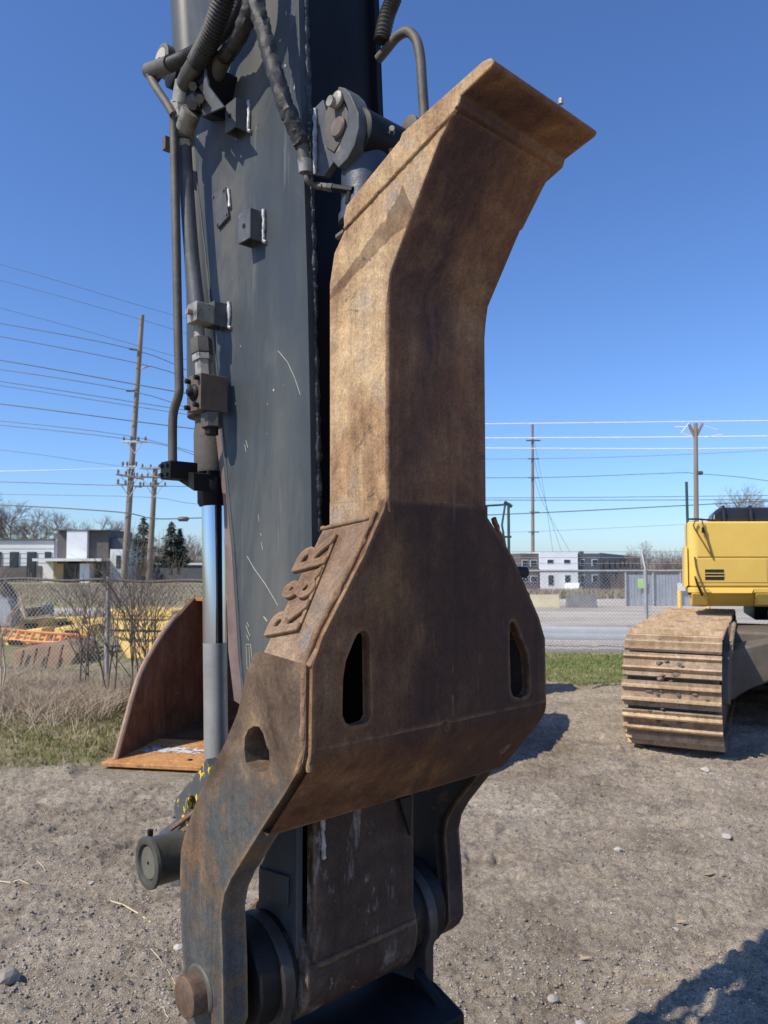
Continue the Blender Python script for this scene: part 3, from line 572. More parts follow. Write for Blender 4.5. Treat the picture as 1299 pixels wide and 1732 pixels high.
# welds
def bead(pts, r, mat=rust_weld, parent=None, step=.007, wob=.35, name='weld_bead'):
    pts = [Vector(p) for p in pts]; out = []
    for a, c in zip(pts[:-1], pts[1:]):
        n = max(1, int((c - a).length / step)); out += [a.lerp(c, i / n) for i in range(n)]
    out.append(pts[-1]); mb = MB(); out = [p + Vector((random.gauss(0, 1), random.gauss(0, 1), random.gauss(0, 1))) * r * .09 for p in out]
    mb.tube(out, [r * (1 - wob * .5 + wob * (mnoise.noise(p * (.35 / r)) + .5)) for p in out], 7, 0, .10); return mb.build(name, mat, parent, smooth=60)
cl = [(FN0 + .002, zt), (FN0 + .002, zj + .02), (FN0 - .010, zj), (FN0 - .068, zj - .10), (FB0 + .037, z2 + .06), (FB0 + .010, z2), (FB0 + .008, zB1)]
bead([W(FN0 + .006, NF - .004, zc - .03), W(FN0 + .006, NF - .004, zj)], .0065, rust_weld, thumb, .012)
bead([W(f - .006, NF - .022, z) for f, z in cl[2:]] + [W(FB0 + .002, NF - .04, 1.16)], .0075, rust_weld, thumb, .009)
bead([W(f + .003, NF - .006, z) for f, z in cl[2:]] + [W(FB0 + .008, NF - .012, 1.165)], .0055, rust_weld, thumb, .009)
bead([W(FC2 - f - .004, NF - .012, z) for f, z in cl[2:]], .007, rust_brown, thumb, .012)
bead([FP[0] - FNn * .002, FP[1] - FNn * .002], .006, rust_grey, thumb)
a0, a1 = nz(584, 386, FN0), nz(772, 185, FN0); bead([W(FN0 - .001, *a0), W(FN0 - .001, *a1)], .005, rust_tan, thumb)
# small lugs on the right-hand edge
mb = MB(); c = onN(876, 968, NF - .03); mb.cyl(c - FH * .02, c + FH * .03, .016, 16); mb.build('bump_stop', black_steel, thumb)
mb = MB(); c = onN(886, 1008, NF - .03); mb.cyl(c - FH * .02, c + FH * .012, .012, 12); mb.build('lug', rust_brown, thumb)
mb = MB(); c = onN(934, 158, NF); c = W(1.45, nz(829, 96, FN0)[0] - .0, nz(829, 96, FN0)[1] + .004); mb.cyl(c, c + Vector((0, 0, .012)), .006, 8); mb.build('grease_nipple', weld_silver, thumb)
# letters
ux = (FP[0] - FP[3]).normalized(); A = FP[2].lerp(FP[1], 0.0)
def onflare(px, py):
    q = FP[0] + FNn * .03; q = FP[0] ; nn = FNn; d = ray(px, py); return CAM + d * ((q - CAM).dot(nn) / d.dot(nn))
# outer face: which side of the plate is outside
OUT = FNn if (FP[0] + FNn * .03 - CAM).length < (FP[0] - CAM).length else -FNn
base_off = .030 if OUT == FNn else 0.0
def onouter(px, py): q = FP[0] + OUT * base_off; d = ray(px, py); return CAM + d * ((q - CAM).dot(OUT) / d.dot(OUT))
L0 = onouter(452, 1079); L1 = onouter(505, 1074); T0 = onouter(519, 922); T1 = onouter(570, 920)
xd = (T0 - L0).normalized(); yd = OUT.cross(xd).normalized()
if yd.dot(L0 - L1) < 0: yd = -yd
Htxt = abs((L0 - L1).dot(yd)); Ltot = (T0 - L0).length; start = L0 - yd * Htxt
mats = [('R', 0.00, .30), ('&', .335, .30), ('R', .67, .33)]
for ch, o_, wd in mats:
    cu = bpy.data.curves.new('letter', 'FONT'); cu.body = ch; cu.size = 1; cu.extrude = .5; cu.offset = .02; cu.resolution_u = 4
    to = bpy.data.objects.new('letter_tmp', cu); COL.objects.link(to); dg = bpy.context.evaluated_depsgraph_get(); me = bpy.data.meshes.new_from_object(to.evaluated_get(dg)); COL.objects.unlink(to); bpy.data.objects.remove(to)
    co = np.array([v.co[:] for v in me.vertices]); mn, mx = co.min(0), co.max(0)
    inv = rootloc(thumb).inverted()
    for v in me.vertices:
        x = (v.co.x - mn[0]) / (mx[0] - mn[0]); y = (v.co.y - mn[1]) / (mx[1] - mn[1]); z = v.co.z + .5
        p = start + xd * (o_ + x * wd) * Ltot + yd * y * Htxt + OUT * (z * .013 - .001); v.co = inv @ p
    me.materials.clear(); me.materials.append(rust_grey); me.name = 'letter'
    # orientation
    bm = bmesh.new(); bm.from_mesh(me); bmesh.ops.remove_doubles(bm, verts=bm.verts, dist=1e-5); bmesh.ops.recalc_face_normals(bm, faces=bm.faces); bm.to_mesh(me); bm.free()
    link(bpy.data.objects.new('letter', me), thumb)
mb = MB(); mb.box(start + xd * Ltot * .5 + yd * Htxt * .045 + OUT * .003, xd * Ltot * .5, yd * Htxt * .045, OUT * .003); mb.build('letter_bar', rust_grey, thumb, bevel=.002)
# pin
pin = thing('hinge_pin', 'rusty round hinge pin through the lower end of the left thumb leg', 'pin', W(FB0, pn, pz))
mb = MB(); mb.lathe(W(FB0 - .045, pn, pz), FH, [(0, .040), (.004, .046), (.12, .046)], 32); mb.build('pin_head', pin_rust, pin)
mb = MB(); mb.lathe(W(FB0 - .006, pn, pz), FH, [(0, .056), (.004, .060), (.012, .060)], 32); mb.build('washer', dusty_steel, pin)
mb = MB(); mb.cyl(W(FB0 + .07, pn, pz), W(FB1 + .03, pn, pz), .045, 24); mb.build('shaft', black_steel, pin)
# ------------------------------------------------------------------ THE ARM
NA = -1.532; FA = 1.1786; FAR = FA + .30
arm = thing('excavator_arm', 'dark grey painted box-section arm standing upright behind the rusty thumb', 'excavator arm', W(1.3, -1.7, .56))
def pF(l, F=FA): return [onF(px, py, F) for px, py in l]
frontpx = [(496, -300), (503, -60), (507, 100), (514, 300), (520, 500), (524, 700), (527, 900), (531, 1150), (537, 1400)]
backpx = [(437, 1530), (437, 1470), (424, 1330), (410, 1190), (404, 1120), (392, 930), (372, 720), (352, 500), (326, 280), (308, 120), (292, -60), (272, -300)]
fr = prof(frontpx, FA); bk = prof(backpx, FA); NFA = 0
nb, zb_ = nz(528, 1540, FA)
NL = -1.581
fr_ = [p for p in fr if p[1] > 1.16] + [(fr[-2][0], 1.15), (NL, 1.12)]
pts = fr_ + [(NL, .62)] + [(pn + .02, .50), (bk[0][0] - .0, .60)] + bk
mb = MB(); mb.plate([W(FA, n, z) for n, z in pts], FH * .02); mb.build('side_plate', arm_paint, arm, smooth=0, bevel=.002)
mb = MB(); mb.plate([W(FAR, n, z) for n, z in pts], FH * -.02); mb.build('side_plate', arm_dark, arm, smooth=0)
frin = [(n - .022, z) for n, z in fr]
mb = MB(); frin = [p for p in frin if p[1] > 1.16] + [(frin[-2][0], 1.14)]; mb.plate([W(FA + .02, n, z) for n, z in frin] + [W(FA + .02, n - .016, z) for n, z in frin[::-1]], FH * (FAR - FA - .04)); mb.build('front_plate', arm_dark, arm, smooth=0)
bkin = [(n + .02, z) for n, z in bk]
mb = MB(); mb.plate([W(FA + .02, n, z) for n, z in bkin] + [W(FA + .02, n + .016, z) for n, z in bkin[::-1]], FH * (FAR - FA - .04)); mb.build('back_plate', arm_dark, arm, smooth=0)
bead([W(FA + .026, n - .004, z) for n, z in fr_[:-2]], .0095, weld_black, arm, .010, .6)
bead([W(FA + .0, n + .014, z) for n, z in bk[1:-1]], .0035, barrel_paint, arm, .012, .3)
# rusty back strip right of the rod
st = prof([(365, 735), (378, 850), (386, 1100), (396, 1185), (412, 1195), (404, 1120), (392, 930), (372, 720)], FA + .03)
mb = MB(); mb.plate([W(FA + .03, n, z) for n, z in st], FH * .02); mb.build('edge_strip', M('strip_brown', [(.3, (.11, .07, .055)), (.6, (.2, .14, .12)), (.8, (.26, .19, .16))], 10, .6), arm, smooth=0)
# front and end casting
cA = fz(531, 1380, -1.548); cB = fz(700, 1352, -1.548)
mb = MB(); mb.plate([W(cA[0], -1.548, 1.12), W(cA[0], -1.548, .62), W(cA[0] + .004, -1.545, .60), W(cB[0], -1.545, .60), W(cB[0], -1.548, .62), W(cB[0], -1.548, 1.12)], NH * -.03)
mb.build('wear_plate', casting, arm, smooth=0, bevel=.005)
mb = MB(); mb.lathe(W(cA[0] - .02, pn, pz), FH, [(0, .135), (.006, .145), (cB[0] - cA[0] + .034, .145), (cB[0] - cA[0] + .04, .135)], 40); mb.build('end_boss', casting, arm)
bead([W(cA[0], -1.546, .605), W(cB[0], -1.546, .605)], .008, casting, arm)
bead([onN(545, 1378, -1.544), onN(548, 1452, -1.544)], .007, weld_silver, arm, .006, .6)
rl = prof([(560, 1345), (690, 1330)], FA)
mb = MB(); mb.plate([onN(672, 1350, -1.540), onN(693, 1345, -1.540), onN(690, 1412, -1.540)], NH * .01); mb.build('stiffener', black_steel, arm, smooth=0)
# inner lower step on arm's side (visible through the leg opening)
q = pF([(441, 1468), (490, 1482), (489, 1530), (443, 1522)], FA - .003)
mb = MB(); mb.plate(q, FH * -.006); mb.build('doubler_plate', arm_paint, arm, bevel=.002)
# rings and hubs round the pin
def ring(f0, f1, r, ri, mat, name, parent, n_=pn, z_=pz):
    mb = MB(); mb.lathe(W(f0, n_, z_), FH, [(0, r - .006), (.006, r), (f1 - f0 - .006, r), (f1 - f0, r - .006)], 44); return mb.build(name, mat, parent)
collar_rust = M('collar_rust', [(.3, (.03, .025, .022)), (.6, (.065, .053, .046)), (.8, (.14, .115, .095))], 14, .5, .2, (), .3, 90)  # rust tone lowered to deepen the shade at the collars
ring(FB0 + .09, cA[0] - .022, .125, 0, black_steel, 'hub', arm)
ring(cB[0] + .022, FB1 - .09, .125, 0, black_steel, 'hub', arm)
# ------------------------------------------------------------------ COUPLER below
cp = thing('bucket_coupler', 'dark steel coupler head with two ears at the very bottom of the arm', 'coupler', W(1.39, pn, .35))
ears = prof([(0, 0)], FA)
def ear(f, th, mat, R_=.14):
    a = [(pn + R_ * math.cos(math.radians(t)), pz - .01 + R_ * math.sin(math.radians(t))) for t in range(-30, 211, 15)]
    mb = MB(); mb.plate([W(f, n, z) for n, z in a + [(pn - .12, .28), (pn + .12, .28)]], FH * th); mb.build('ear', mat, cp, bevel=.005)
ear(1.128, .035, collar_rust); ear(1.628, .035, collar_rust)
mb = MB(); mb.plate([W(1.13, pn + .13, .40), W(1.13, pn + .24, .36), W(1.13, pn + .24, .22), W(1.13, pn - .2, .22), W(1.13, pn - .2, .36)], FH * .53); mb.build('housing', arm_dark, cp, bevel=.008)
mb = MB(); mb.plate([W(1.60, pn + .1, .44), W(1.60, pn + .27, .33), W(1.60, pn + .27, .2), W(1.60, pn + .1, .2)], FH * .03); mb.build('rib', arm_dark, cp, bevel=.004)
for k, dx in enumerate((0, .035)):
    mb = MB(); mb.tube([W(1.20 + dx, pn - .25, .22), W(1.24 + dx, pn - .19, .36), W(1.34 + dx, pn - .17, .43), W(1.5 + dx, pn - .22, .46)], .011, 8, 5); mb.build('hose', rubber_dusty, cp)
# ------------------------------------------------------------------ LINK behind the leg
lk = thing('bucket_link', 'grey steel link with yellow paint specks, behind the left thumb leg', 'linkage', onF(320, 1400, 1.08))
lp = [(349, 1284), (330, 1312), (307, 1340), (298, 1350), (294, 1366), (298, 1384), (306, 1400), (312, 1440), (345, 1440), (372, 1340), (366, 1306), (357, 1304)]
hl2 = [(onF(px, py, 1.08)) for px, py in arc(325, 1362, 7.5, 17, 0, 360, 14)[:-1]]
mb = MB(); mb.plate(pF(lp, 1.08), FH * .045, [hl2]); mb.build('link_plate', yellow_specks, lk, smooth=0)
bc = onF(246, 1461, .965); f_, n_, z_ = bc.dot(FH), bc.dot(NH), bc.z
mb = MB(); mb.lathe(bc, FH, [(.014, .044), (.002, .048), (0, .052), (.003, .066), (.012, .067), (.018, .062), (.11, .062), (.16, .075), (.19, .055), (.3, .055)], 36); mb.build('boss', black_steel if False else M('boss_grey', [(.3, (.05, .048, .04)), (.6, (.09, .085, .07)), (.8, (.15, .14, .115))], 16, .5, .1, [(20, .6, .68, (.12, .07, .045), O1)]), lk)
mb = MB(); mb.lathe(bc + FH * .008, FH, [(0, .040), (.003, .043), (.008, .043)], 32); mb.build('pin_cap', olive, lk)
mb = MB(); mb.cyl(bc + FH * .006, bc + FH * .009, .004, 8); mb.build('centre_mark', black_steel, lk)
wbp = pF([(262, 1402), (300, 1378), (318, 1420), (312, 1470), (290, 1500), (300, 1440)], 1.06)
mb = MB(); mb.plate(pF([(268, 1408), (300, 1383), (330, 1400), (330, 1500), (288, 1500), (285, 1450)], 1.09), FH * .03); mb.build('web', bracket_paint, lk, bevel=.003)
mb = MB()
for k in range(3):
    a = onF(290 + 3 * k, 1402 + 12 * k, 1.075); c = onF(330, 1372 + 22 * k, 1.075); mb.tube([a, c], .007, 6)
mb.build('spacer_rod', pin_rust, lk)
mb = MB(); c = onF(254, 1416, 1.0); mb.cyl(c - Vector((0, 0, .01)), c + Vector((0, 0, .02)), .008, 8); mb.build('grease_nipple', black_steel, lk)
# ------------------------------------------------------------------ BUCKET CYLINDER (behind the arm, left)
FC = 1.235
cy = thing('bucket_cylinder', 'hydraulic cylinder with bright chrome rod along the back of the arm, left side', 'hydraulic cylinder', onF(366, 1290, FC))
def cyp(y):   # axis point
    pts = [(-300, 310), (-80, 322), (0, 326), (500, 357), (1000, 363), (1320, 366)]
    for (y0, x0), (y1, x1) in zip(pts[:-1], pts[1:]):
        if y <= y1: break
    return onF(x0 + (x1 - x0) * (y - y0) / (y1 - y0), y, FC)
RL = (cyp(1000) - CAM).length
rr = 20 * (cyp(1000) - CAM).dot(ray(363, 1000).normalized()) / FPX * .96
A0, A1 = cyp(500), cyp(1290); ax = (A1 - A0).normalized()
def axat(y):
    p = cyp(y); t = (p - A0).dot(ax); return A0 + ax * t
mb = MB(); mb.cyl(axat(850), axat(1087), rr, 40); mb.build('rod', chrome, cy)
mb = MB(); mb.cyl(axat(1087), axat(1300), rr * 1.004, 40); mb.build('rod', rod_worn, cy)['label'] = 'dull worn lower half of the rod'
top = cyp(-290); shaft0 = axat(735)
mb = MB(); mb.tube([top, cyp(250), axat(500), axat(706)], rr * 2.15, 40); mb.build('barrel', barrel_paint, cy)
mb = MB(); h0 = axat(706); L_ = (axat(800) - h0).length
mb.lathe(h0, ax, [(0, rr * 1.5), (L_ * .12, rr * 1.5), (L_ * .3, rr * 1.62), (L_ * .95, rr * 1.62), (L_, rr * 1.55)], 40); mb.build('cylinder_head', dusty_steel, cy)
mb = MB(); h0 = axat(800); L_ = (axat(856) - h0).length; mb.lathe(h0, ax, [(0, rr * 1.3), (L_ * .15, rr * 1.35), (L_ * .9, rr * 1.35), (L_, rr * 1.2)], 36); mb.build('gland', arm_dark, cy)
mb = MB()
for k in range(8):
    t = k * math.pi / 4; o_ = (FH * math.cos(t) + NH * math.sin(t)) * rr * 1.3; mb.cyl(axat(797) + o_, axat(808) + o_, .009, 8)
mb.build('gland_bolts', black_steel, cy)
# ------------------------------------------------------------------ fittings on the arm (parts of the arm)
def A(px, py, e): return onF(px, py, FA - e)
def S(px, e=.07, y=400): d = ray(px, y); return (onF(px, y, FA - e) - CAM).length / ray(px, y).length / FPX     # metres per pixel
mpp = S(330)
def hexn(a, c, r, mat, parent, name='hex_nut'): mb = MB(); mb.cyl(a, c, r, 6, phase=.3); return mb.build(name, mat, parent, bevel=.0015)
mb = MB(); mb.tube([A(252, 124, .13), A(262, 145, .13), A(291, 190, .12), A(294, 215, .11), A(298, 400, .11), A(301, 560, .11), A(303, 645, .11), A(302, 668, .11), A(294, 695, .11), A(292, 722, .11), A(292, 782, .11)], 7.4 * mpp, 14, 6); mb.build('steel_tube', dusty_steel, arm)
mb = MB(); mb.tube([A(311, 232, .07), A(316, 320, .07), A(324, 430, .07), A(334, 520, .07)], 12.5 * mpp, 18, 4); mb.build('steel_tube', bracket_paint, arm)
# port block at tube's foot
mb = MB(); c = A(303, 797, .08); mb.box(c, FH * .045, NH * .03, ZH * .026); mb.build('port_block', black_steel, cy, bevel=.004)
mb = MB()
for dz in (-.013, .013):
    for dn in (-.016, .016): mb.cyl(c - FH * .052 + ZH * dz + NH * dn, c - FH * .04 + ZH * dz + NH * dn, .006, 8)
    mb.cyl(c + NH * -.03 - FH * .02 + ZH * dz, c + NH * -.048 - FH * .02 + ZH * dz, .007, 8)
mb.build('bolt', black_steel, cy)
mb = MB(); mb.plate([A(300, 812, .07), A(328, 830, .07), A(328, 800, .07), A(300, 795, .07)], FH * .05); mb.build('clamp_web', black_steel, cy)
# clamp block on the wide tube
c = A(340, 532, .075); mb = MB(); mb.box(c, FH * .03, NH * .028, ZH * .028); mb.build('clamp_block', fitting, arm, bevel=.003)
mb = MB(); mb.cyl(c - FH * .028, c - FH * .046, .009, 10); mb.build('bolt', fitting, arm)
def channel(px, py, w_, h_, dep, name='bracket', mat=bracket_paint, open_down=True):
    """welded U-channel: outer web parallel to the plate, two flanges; open at top and bottom"""
    c = A(px, py, 0); t = .006; mb = MB()
    mb.box(c - FH * dep + FH * t / 2, NH * w_ / 2, ZH * h_ / 2, FH * t / 2)
    mb.box(c - FH * (dep / 2 + .001) + NH * (w_ / 2 - t / 2 + .0005), FH * (dep / 2 - .001), NH * t / 2, ZH * h_ / 2)
    mb.box(c - FH * (dep / 2 + .001) - NH * (w_ / 2 - t / 2 + .0005), FH * (dep / 2 - .001), NH * t / 2, ZH * h_ / 2)
    o = mb.build(name, mat, arm, bevel=.002)
    h = MB(); h.cyl(c - FH * (dep + .0015), c - FH * (dep - .003), .007, 12); h.build('bolt_hole', M('hole_black', [(.3, (.004, .004, .004)), (.7, (.006, .006, .006))], 3, .9, 0, (), 0) if 'hole_black' not in bpy.data.materials else bpy.data.materials['hole_black'], o)
    g = w_ / 2 + .004
    bead([c + NH * g + ZH * h_ * .55 - FH * .004, c + NH * (g + .004) - FH * .005, c + NH * (g + .001) - ZH * h_ * .5 - FH * .005, c + NH * (g + .012) - ZH * h_ * .56 - FH * .004], .006, weld_silver, arm, .007, .3)
    return o
channel(412, 206, .055, .085, .045); channel(436, 390, .06, .085, .045); channel(380, 538, .05, .07, .05)
# data plate
mb = MB(); q = pF([(363, 331), (384, 318), (390, 367), (371, 388)], FA - .001); mb.plate(q, FH * -.008); dp = mb.build('data_plate', bracket_paint, arm, bevel=.001)
mb = MB()
for a in q:
    c = a.lerp(sum(q, Vector()) / 4, .18) - FH * .009; mb.cyl(c, c - FH * .003, .004, 8)
mb.build('rivet', pin_rust, dp)
bead([q[1].lerp(q[2], .1) + NH * .01 - FH * .003, q[1].lerp(q[2], .7) + NH * .008 - FH * .003], .005, weld_silver, arm, .01, .5)
# fittings between tube and valve
def seg_(p0, p1, r, mat, name, hexa=False, parent=arm):
    mb = MB(); mb.cyl(p0, p1, r, 6 if hexa else 18, phase=.4); return mb.build(name, mat, parent, bevel=.0015 if hexa else 0)
seg_(A(336, 548, .07), A(338, 578, .07), 9 * mpp, fitting, 'sleeve'); seg_(A(340, 574, .07), A(342, 600, .07), 18 * mpp, dusty_steel, 'hex_nut', True)
seg_(A(342, 601, .07), A(343, 612, .07), 17 * mpp, fitting, 'hex_nut', True); seg_(A(343, 610, .07), A(345, 640, .07), 13.5 * mpp, fitting, 'hex_nut', True)
c = A(352, 668, .062); mb = MB(); mb.box(c, FH * .044, NH * .035, ZH * .052); vb = mb.build('valve_block', M('valve_brown', [(.3, (.09, .06, .045)), (.6, (.15, .105, .08)), (.8, (.25, .13, .08))], 14, .6, 0, (), .3), arm, bevel=.003)
mb = MB(); mb.lathe(c - FH * .046, FH, [(-.02, .008), (-.016, .012), (-.008, .014), (-.004, .022), (0, .024)], 16); mb.build('valve_cap', black_steel, vb)
mb = MB()
for dn, dz in ((-.026, .035), (.024, .038), (-.026, -.04), (.022, -.038)): mb.cyl(c - FH * .058 + NH * dn + ZH * dz, c - FH * .044 + NH * dn + ZH * dz, .007, 6)
mb.build('bolt', black_steel, vb)
seg_(A(357, 700, .06), A(358, 724, .06), 17 * mpp, dusty_steel, 'hex_nut', True); seg_(A(358, 722, .06), A(358, 736, .06), 11 * mpp, black_steel, 'plug', True)
# upper junction: manifold, elbows, fittings
c = A(356, 158, .045); mb = MB(); dz_ = (ZH * .8 + NH * .35).normalized(); dn_ = (NH * .8 - ZH * .35).normalized()
mb.box(c, FH * .05, dn_ * .055, dz_ * .062); mn_ = mb.build('manifold', arm_dark, arm, bevel=.003)
mb = MB(); mb.plate([A(341, 197, .10), A(346, 112, .10), A(352, 145, .10), A(378, 180, .10)], FH * .006); mb.build('tab', bracket_paint, arm)
mb = MB()
for px, py in ((326, 146), (338, 167), (326, 178)): mb.cyl(A(px, py, .10), A(px, py, .13), .013, 6)
mb.build('bolt', dusty_steel, mn_)
seg_(A(313, 140, .09), A(307, 178, .09), 17 * mpp, fitting, 'elbow'); seg_(A(306, 172, .09), A(309, 205, .085), 19 * mpp, fitting, 'hex_nut', True)
seg_(A(324, 187, .085), A(312, 218, .08), 17 * mpp, fitting, 'elbow'); seg_(A(309, 218, .075), A(310, 236, .075), 19 * mpp, fitting, 'hex_nut', True); seg_(A(310, 236, .075), A(311, 248, .07), 16.5 * mpp, fitting, 'hex_nut', True)
seg_(A(362, 130, .06), A(378, 96, .06), 15 * mpp, rubber_dusty, 'elbow'); seg_(A(352, 140, .06), A(366, 118, .06), 19 * mpp, fitting, 'hex_nut', True)
seg_(A(252, 118, .13), A(262, 130, .12), 14 * mpp, dusty_steel, 'elbow'); seg_(A(252, 121, .13), A(288, 108, .12), 14 * mpp, dusty_steel, 'sleeve'); 
mb = MB(); mb.lathe(A(270, 100, .05), FH, [(0, .040), (.004, .052), (.03, .052), (.07, .045)], 32); mb.build('pin_boss', dusty_steel, cy)
mb = MB(); mb.lathe(A(270, 100, .053), FH, [(0, .036), (.006, .038)], 28); mb.build('pin_cap', M('pale_cap', [(.3, (.42, .39, .32)), (.7, (.55, .52, .45))], 12, .7), cy)
mb = MB(); mb.cyl(A(270, 100, .056), A(270, 100, .05), .006, 8); mb.build('cap_hole', black_steel, cy)
mb = MB(); mb.lathe(A(286, 128, .06), FH, [(0, .03), (.004, .036), (.05, .036)], 24); mb.build('pin_boss', black_steel, cy)
mb = MB(); c = A(283, 244, .09); mb.box(c, FH * .012, NH * .010, ZH * .02); mb.build('tube_lug', dusty_steel, arm)
# hoses
def hose(pts, r, mat, label, rib=0.0, wob=0.0, sub=18):
    mb = MB(); mb.tube(pts, r, 14, sub, wob, rib); o = mb.build('hydraulic_hose', mat); root = None
    return tag(o, label, 'hose', 'hydraulic hoses on the upper arm')
hose([A(400, -200, .14), A(395, -80, .14), A(378, 0, .13), A(356, 62, .12), A(333, 108, .11)], 17 * mpp, rubber, 'thick ribbed black hose rising from the pale fittings at the top of the arm', .07, 0, 22)
hose([A(334, 106, .11), A(322, 125, .105), A(314, 143, .095)], 16 * mpp, rubber_dusty, 'smooth dusty lower end of the thick ribbed hose, above the pale fittings', 0, 0, 6)
hose([A(286, 109, .12), A(312, 97, .11), A(335, 84, .09), A(372, 62, .05), A(400, 20, .05), A(418, -60, .05)], 11 * mpp, rubber, 'ribbed hose running right from the elbow at the arm\'s left edge', .06, 0, 16)
hose([A(425, -60, .10), A(424, 0, .09), A(410, 50, .085), A(392, 82, .07), A(376, 100, .06)], 12.5 * mpp, rubber, 'black wrapped hose entering the angled fitting left of the long wrapped hose', 0, .16, 9)
hose([A(420, -70, .12), A(432, 0, .11), A(447, 55, .10), A(462, 110, .09), A(478, 165, .08), A(497, 210, .06), A(511, 246, .04)], 12 * mpp, rubber, 'long cloth-wrapped hose crossing the arm down to the thumb cylinder', 0, .20, 9)
fe = arm
seg_(A(511, 243, .04), A(515, 272, .035), 8.5 * mpp, dusty_steel, 'ferrule'); seg_(A(515, 270, .035), A(517, 292, .03), 10 * mpp, fitting, 'ferrule')
# ------------------------------------------------------------------ thumb cylinder and its anchor in front of the arm
tc = thing('thumb_cylinder', 'dark hydraulic cylinder mounted at the front of the arm behind the thumb tip', 'hydraulic cylinder', onF(570, 225, 1.24))
# elbow line in the front
mb = MB(); P0 = A(517, 290, .03); mb.tube([P0, A(520, 305, .03), onF(532, 314, 1.17), onF(545, 316, 1.18)], .007, 10, 5); mb.build('pipe_elbow', dusty_steel, tc)
seg_(onF(536, 314, 1.18), onF(556, 317, 1.19), .0105, dusty_steel, 'hex_nut', True, tc); seg_(onF(556, 317, 1.19), onF(564, 318, 1.195), .012, rubber_dusty, 'hex_nut', True, tc)
seg_(onF(563, 317, 1.195), onF(598, 322, 1.21), .010, black_steel, 'connector', True, tc); seg_(onF(594, 320, 1.21), onF(590, 345, 1.21), .010, black_steel, 'elbow', False, tc)
# anchor: welded side ear with pin
F1 = 1.20
mb = MB(); mb.plate(pF([(531, 183), (546, 168), (553, 195), (556, 250), (572, 262), (548, 298), (531, 296)], F1), FH * .02); mb.build('anchor_plate', bracket_paint, tc, bevel=.002)
bead([onF(533, 184, F1 - .004), onF(533, 295, F1 - .004)], .006, weld_silver, tc, .008, .3)
mb = MB(); mb.plate(pF([(572, 146), (582, 148), (592, 158), (606, 190), (607, 215), (600, 245), (588, 268), (572, 284), (560, 270), (576, 240), (588, 210), (588, 185), (580, 165), (570, 156)], F1 - .01), FH * .05); mb.build('clevis_ear', bracket_paint, tc, bevel=.003)
mb = MB(); mb.plate(pF([(564, 160), (578, 165), (588, 188), (588, 212), (578, 236), (564, 258), (552, 250), (548, 220), (550, 190)], F1 - .004), FH * .04); mb.build('clevis_ear', dusty_steel, tc, bevel=.003)
mb = MB(); c = onF(571, 215, F1 - .012); mb.lathe(c, FH, [(-.004, .022), (0, .026), (.05, .026)], 28); mb.build('pin', M('pin_grey', [(.3, (.12, .09, .07)), (.6, (.21, .17, .14)), (.8, (.3, .26, .22))], 20, .5, .2), tc)
mb = MB(); c = onF(557, 170, F1 - .03); mb.cyl(c, c + FH * .05, .013, 20); mb.build('bolt', fitting, tc)
mb = MB(); c = onF(567, 166, F1 - .02); mb.lathe(c, FH, [(0, .016), (.003, .02), (.012, .02)], 20); mb.build('washer', fitting, tc)
# barrel eye and barrel
ec = onF(640, 222, 1.32); e2 = Vector(ec)
mb = MB(); a_ = W(1.215, ec.dot(NH) - .03, ec.z + .0); mb.lathe(onF(598, 225, 1.215), FH, [(0, .058), (.004, .064), (.15, .064), (.158, .05)], 36); mb.build('eye_sleeve', arm_dark, tc)
b0 = onF(618, 222, 1.27); b1 = W(b0.dot(FH), b0.dot(NH) + .02, b0.z - .75)
mb = MB(); mb.lathe(b0, (b1 - b0), [(0, .03), (.0, .060), (.22, .066), (.225, .072), (.245, .072), (.25, .058), (.8, .058)], 36); mb.build('barrel', M('cylinder_blue_grey', [(.3, (.045, .055, .072)), (.7, (.07, .082, .10))], 9, .4), tc)
mb = MB(); mb.lathe(onF(690, 213, 1.38), FH, [(0, .02), (.003, .03), (.03, .03)], 16); mb.build('end_nut', dusty_steel, tc)
mb = MB(); mb.lathe(onF(663, 224, 1.28), FH * -1 + NH, [(0, .008), (.012, .005), (.02, .007)], 10); mb.build('grease_nipple', fitting, tc)
seg_(onF(662, 258, 1.27), onF(678, 254, 1.27), .011, black_steel, 'connector', True, tc)
seg_(onF(571, 402, 1.21), onF(584, 392, 1.21), .009, dusty_steel, 'connector', True, tc)
# curved feed pipe standing out on the right
mb = MB(); mb.tube([onF(640, 100, 1.42), onF(655, 82, 1.42), onF(672, 62, 1.42), onF(690, 54, 1.42), onF(704, 68, 1.42), onF(711, 98, 1.42), onF(714, 140, 1.42), onF(718, 200, 1.42), onF(721, 260, 1.42)], .0135, 14, 6); mb.build('feed_pipe', dusty_steel, tc)
hose([onF(645, 70, 1.40), onF(655, 25, 1.41), onF(668, -10, 1.42), onF(675, -60, 1.42)], .022, rubber, 'short ribbed black hose leaving the top right of the arm', .07, 0, 14)
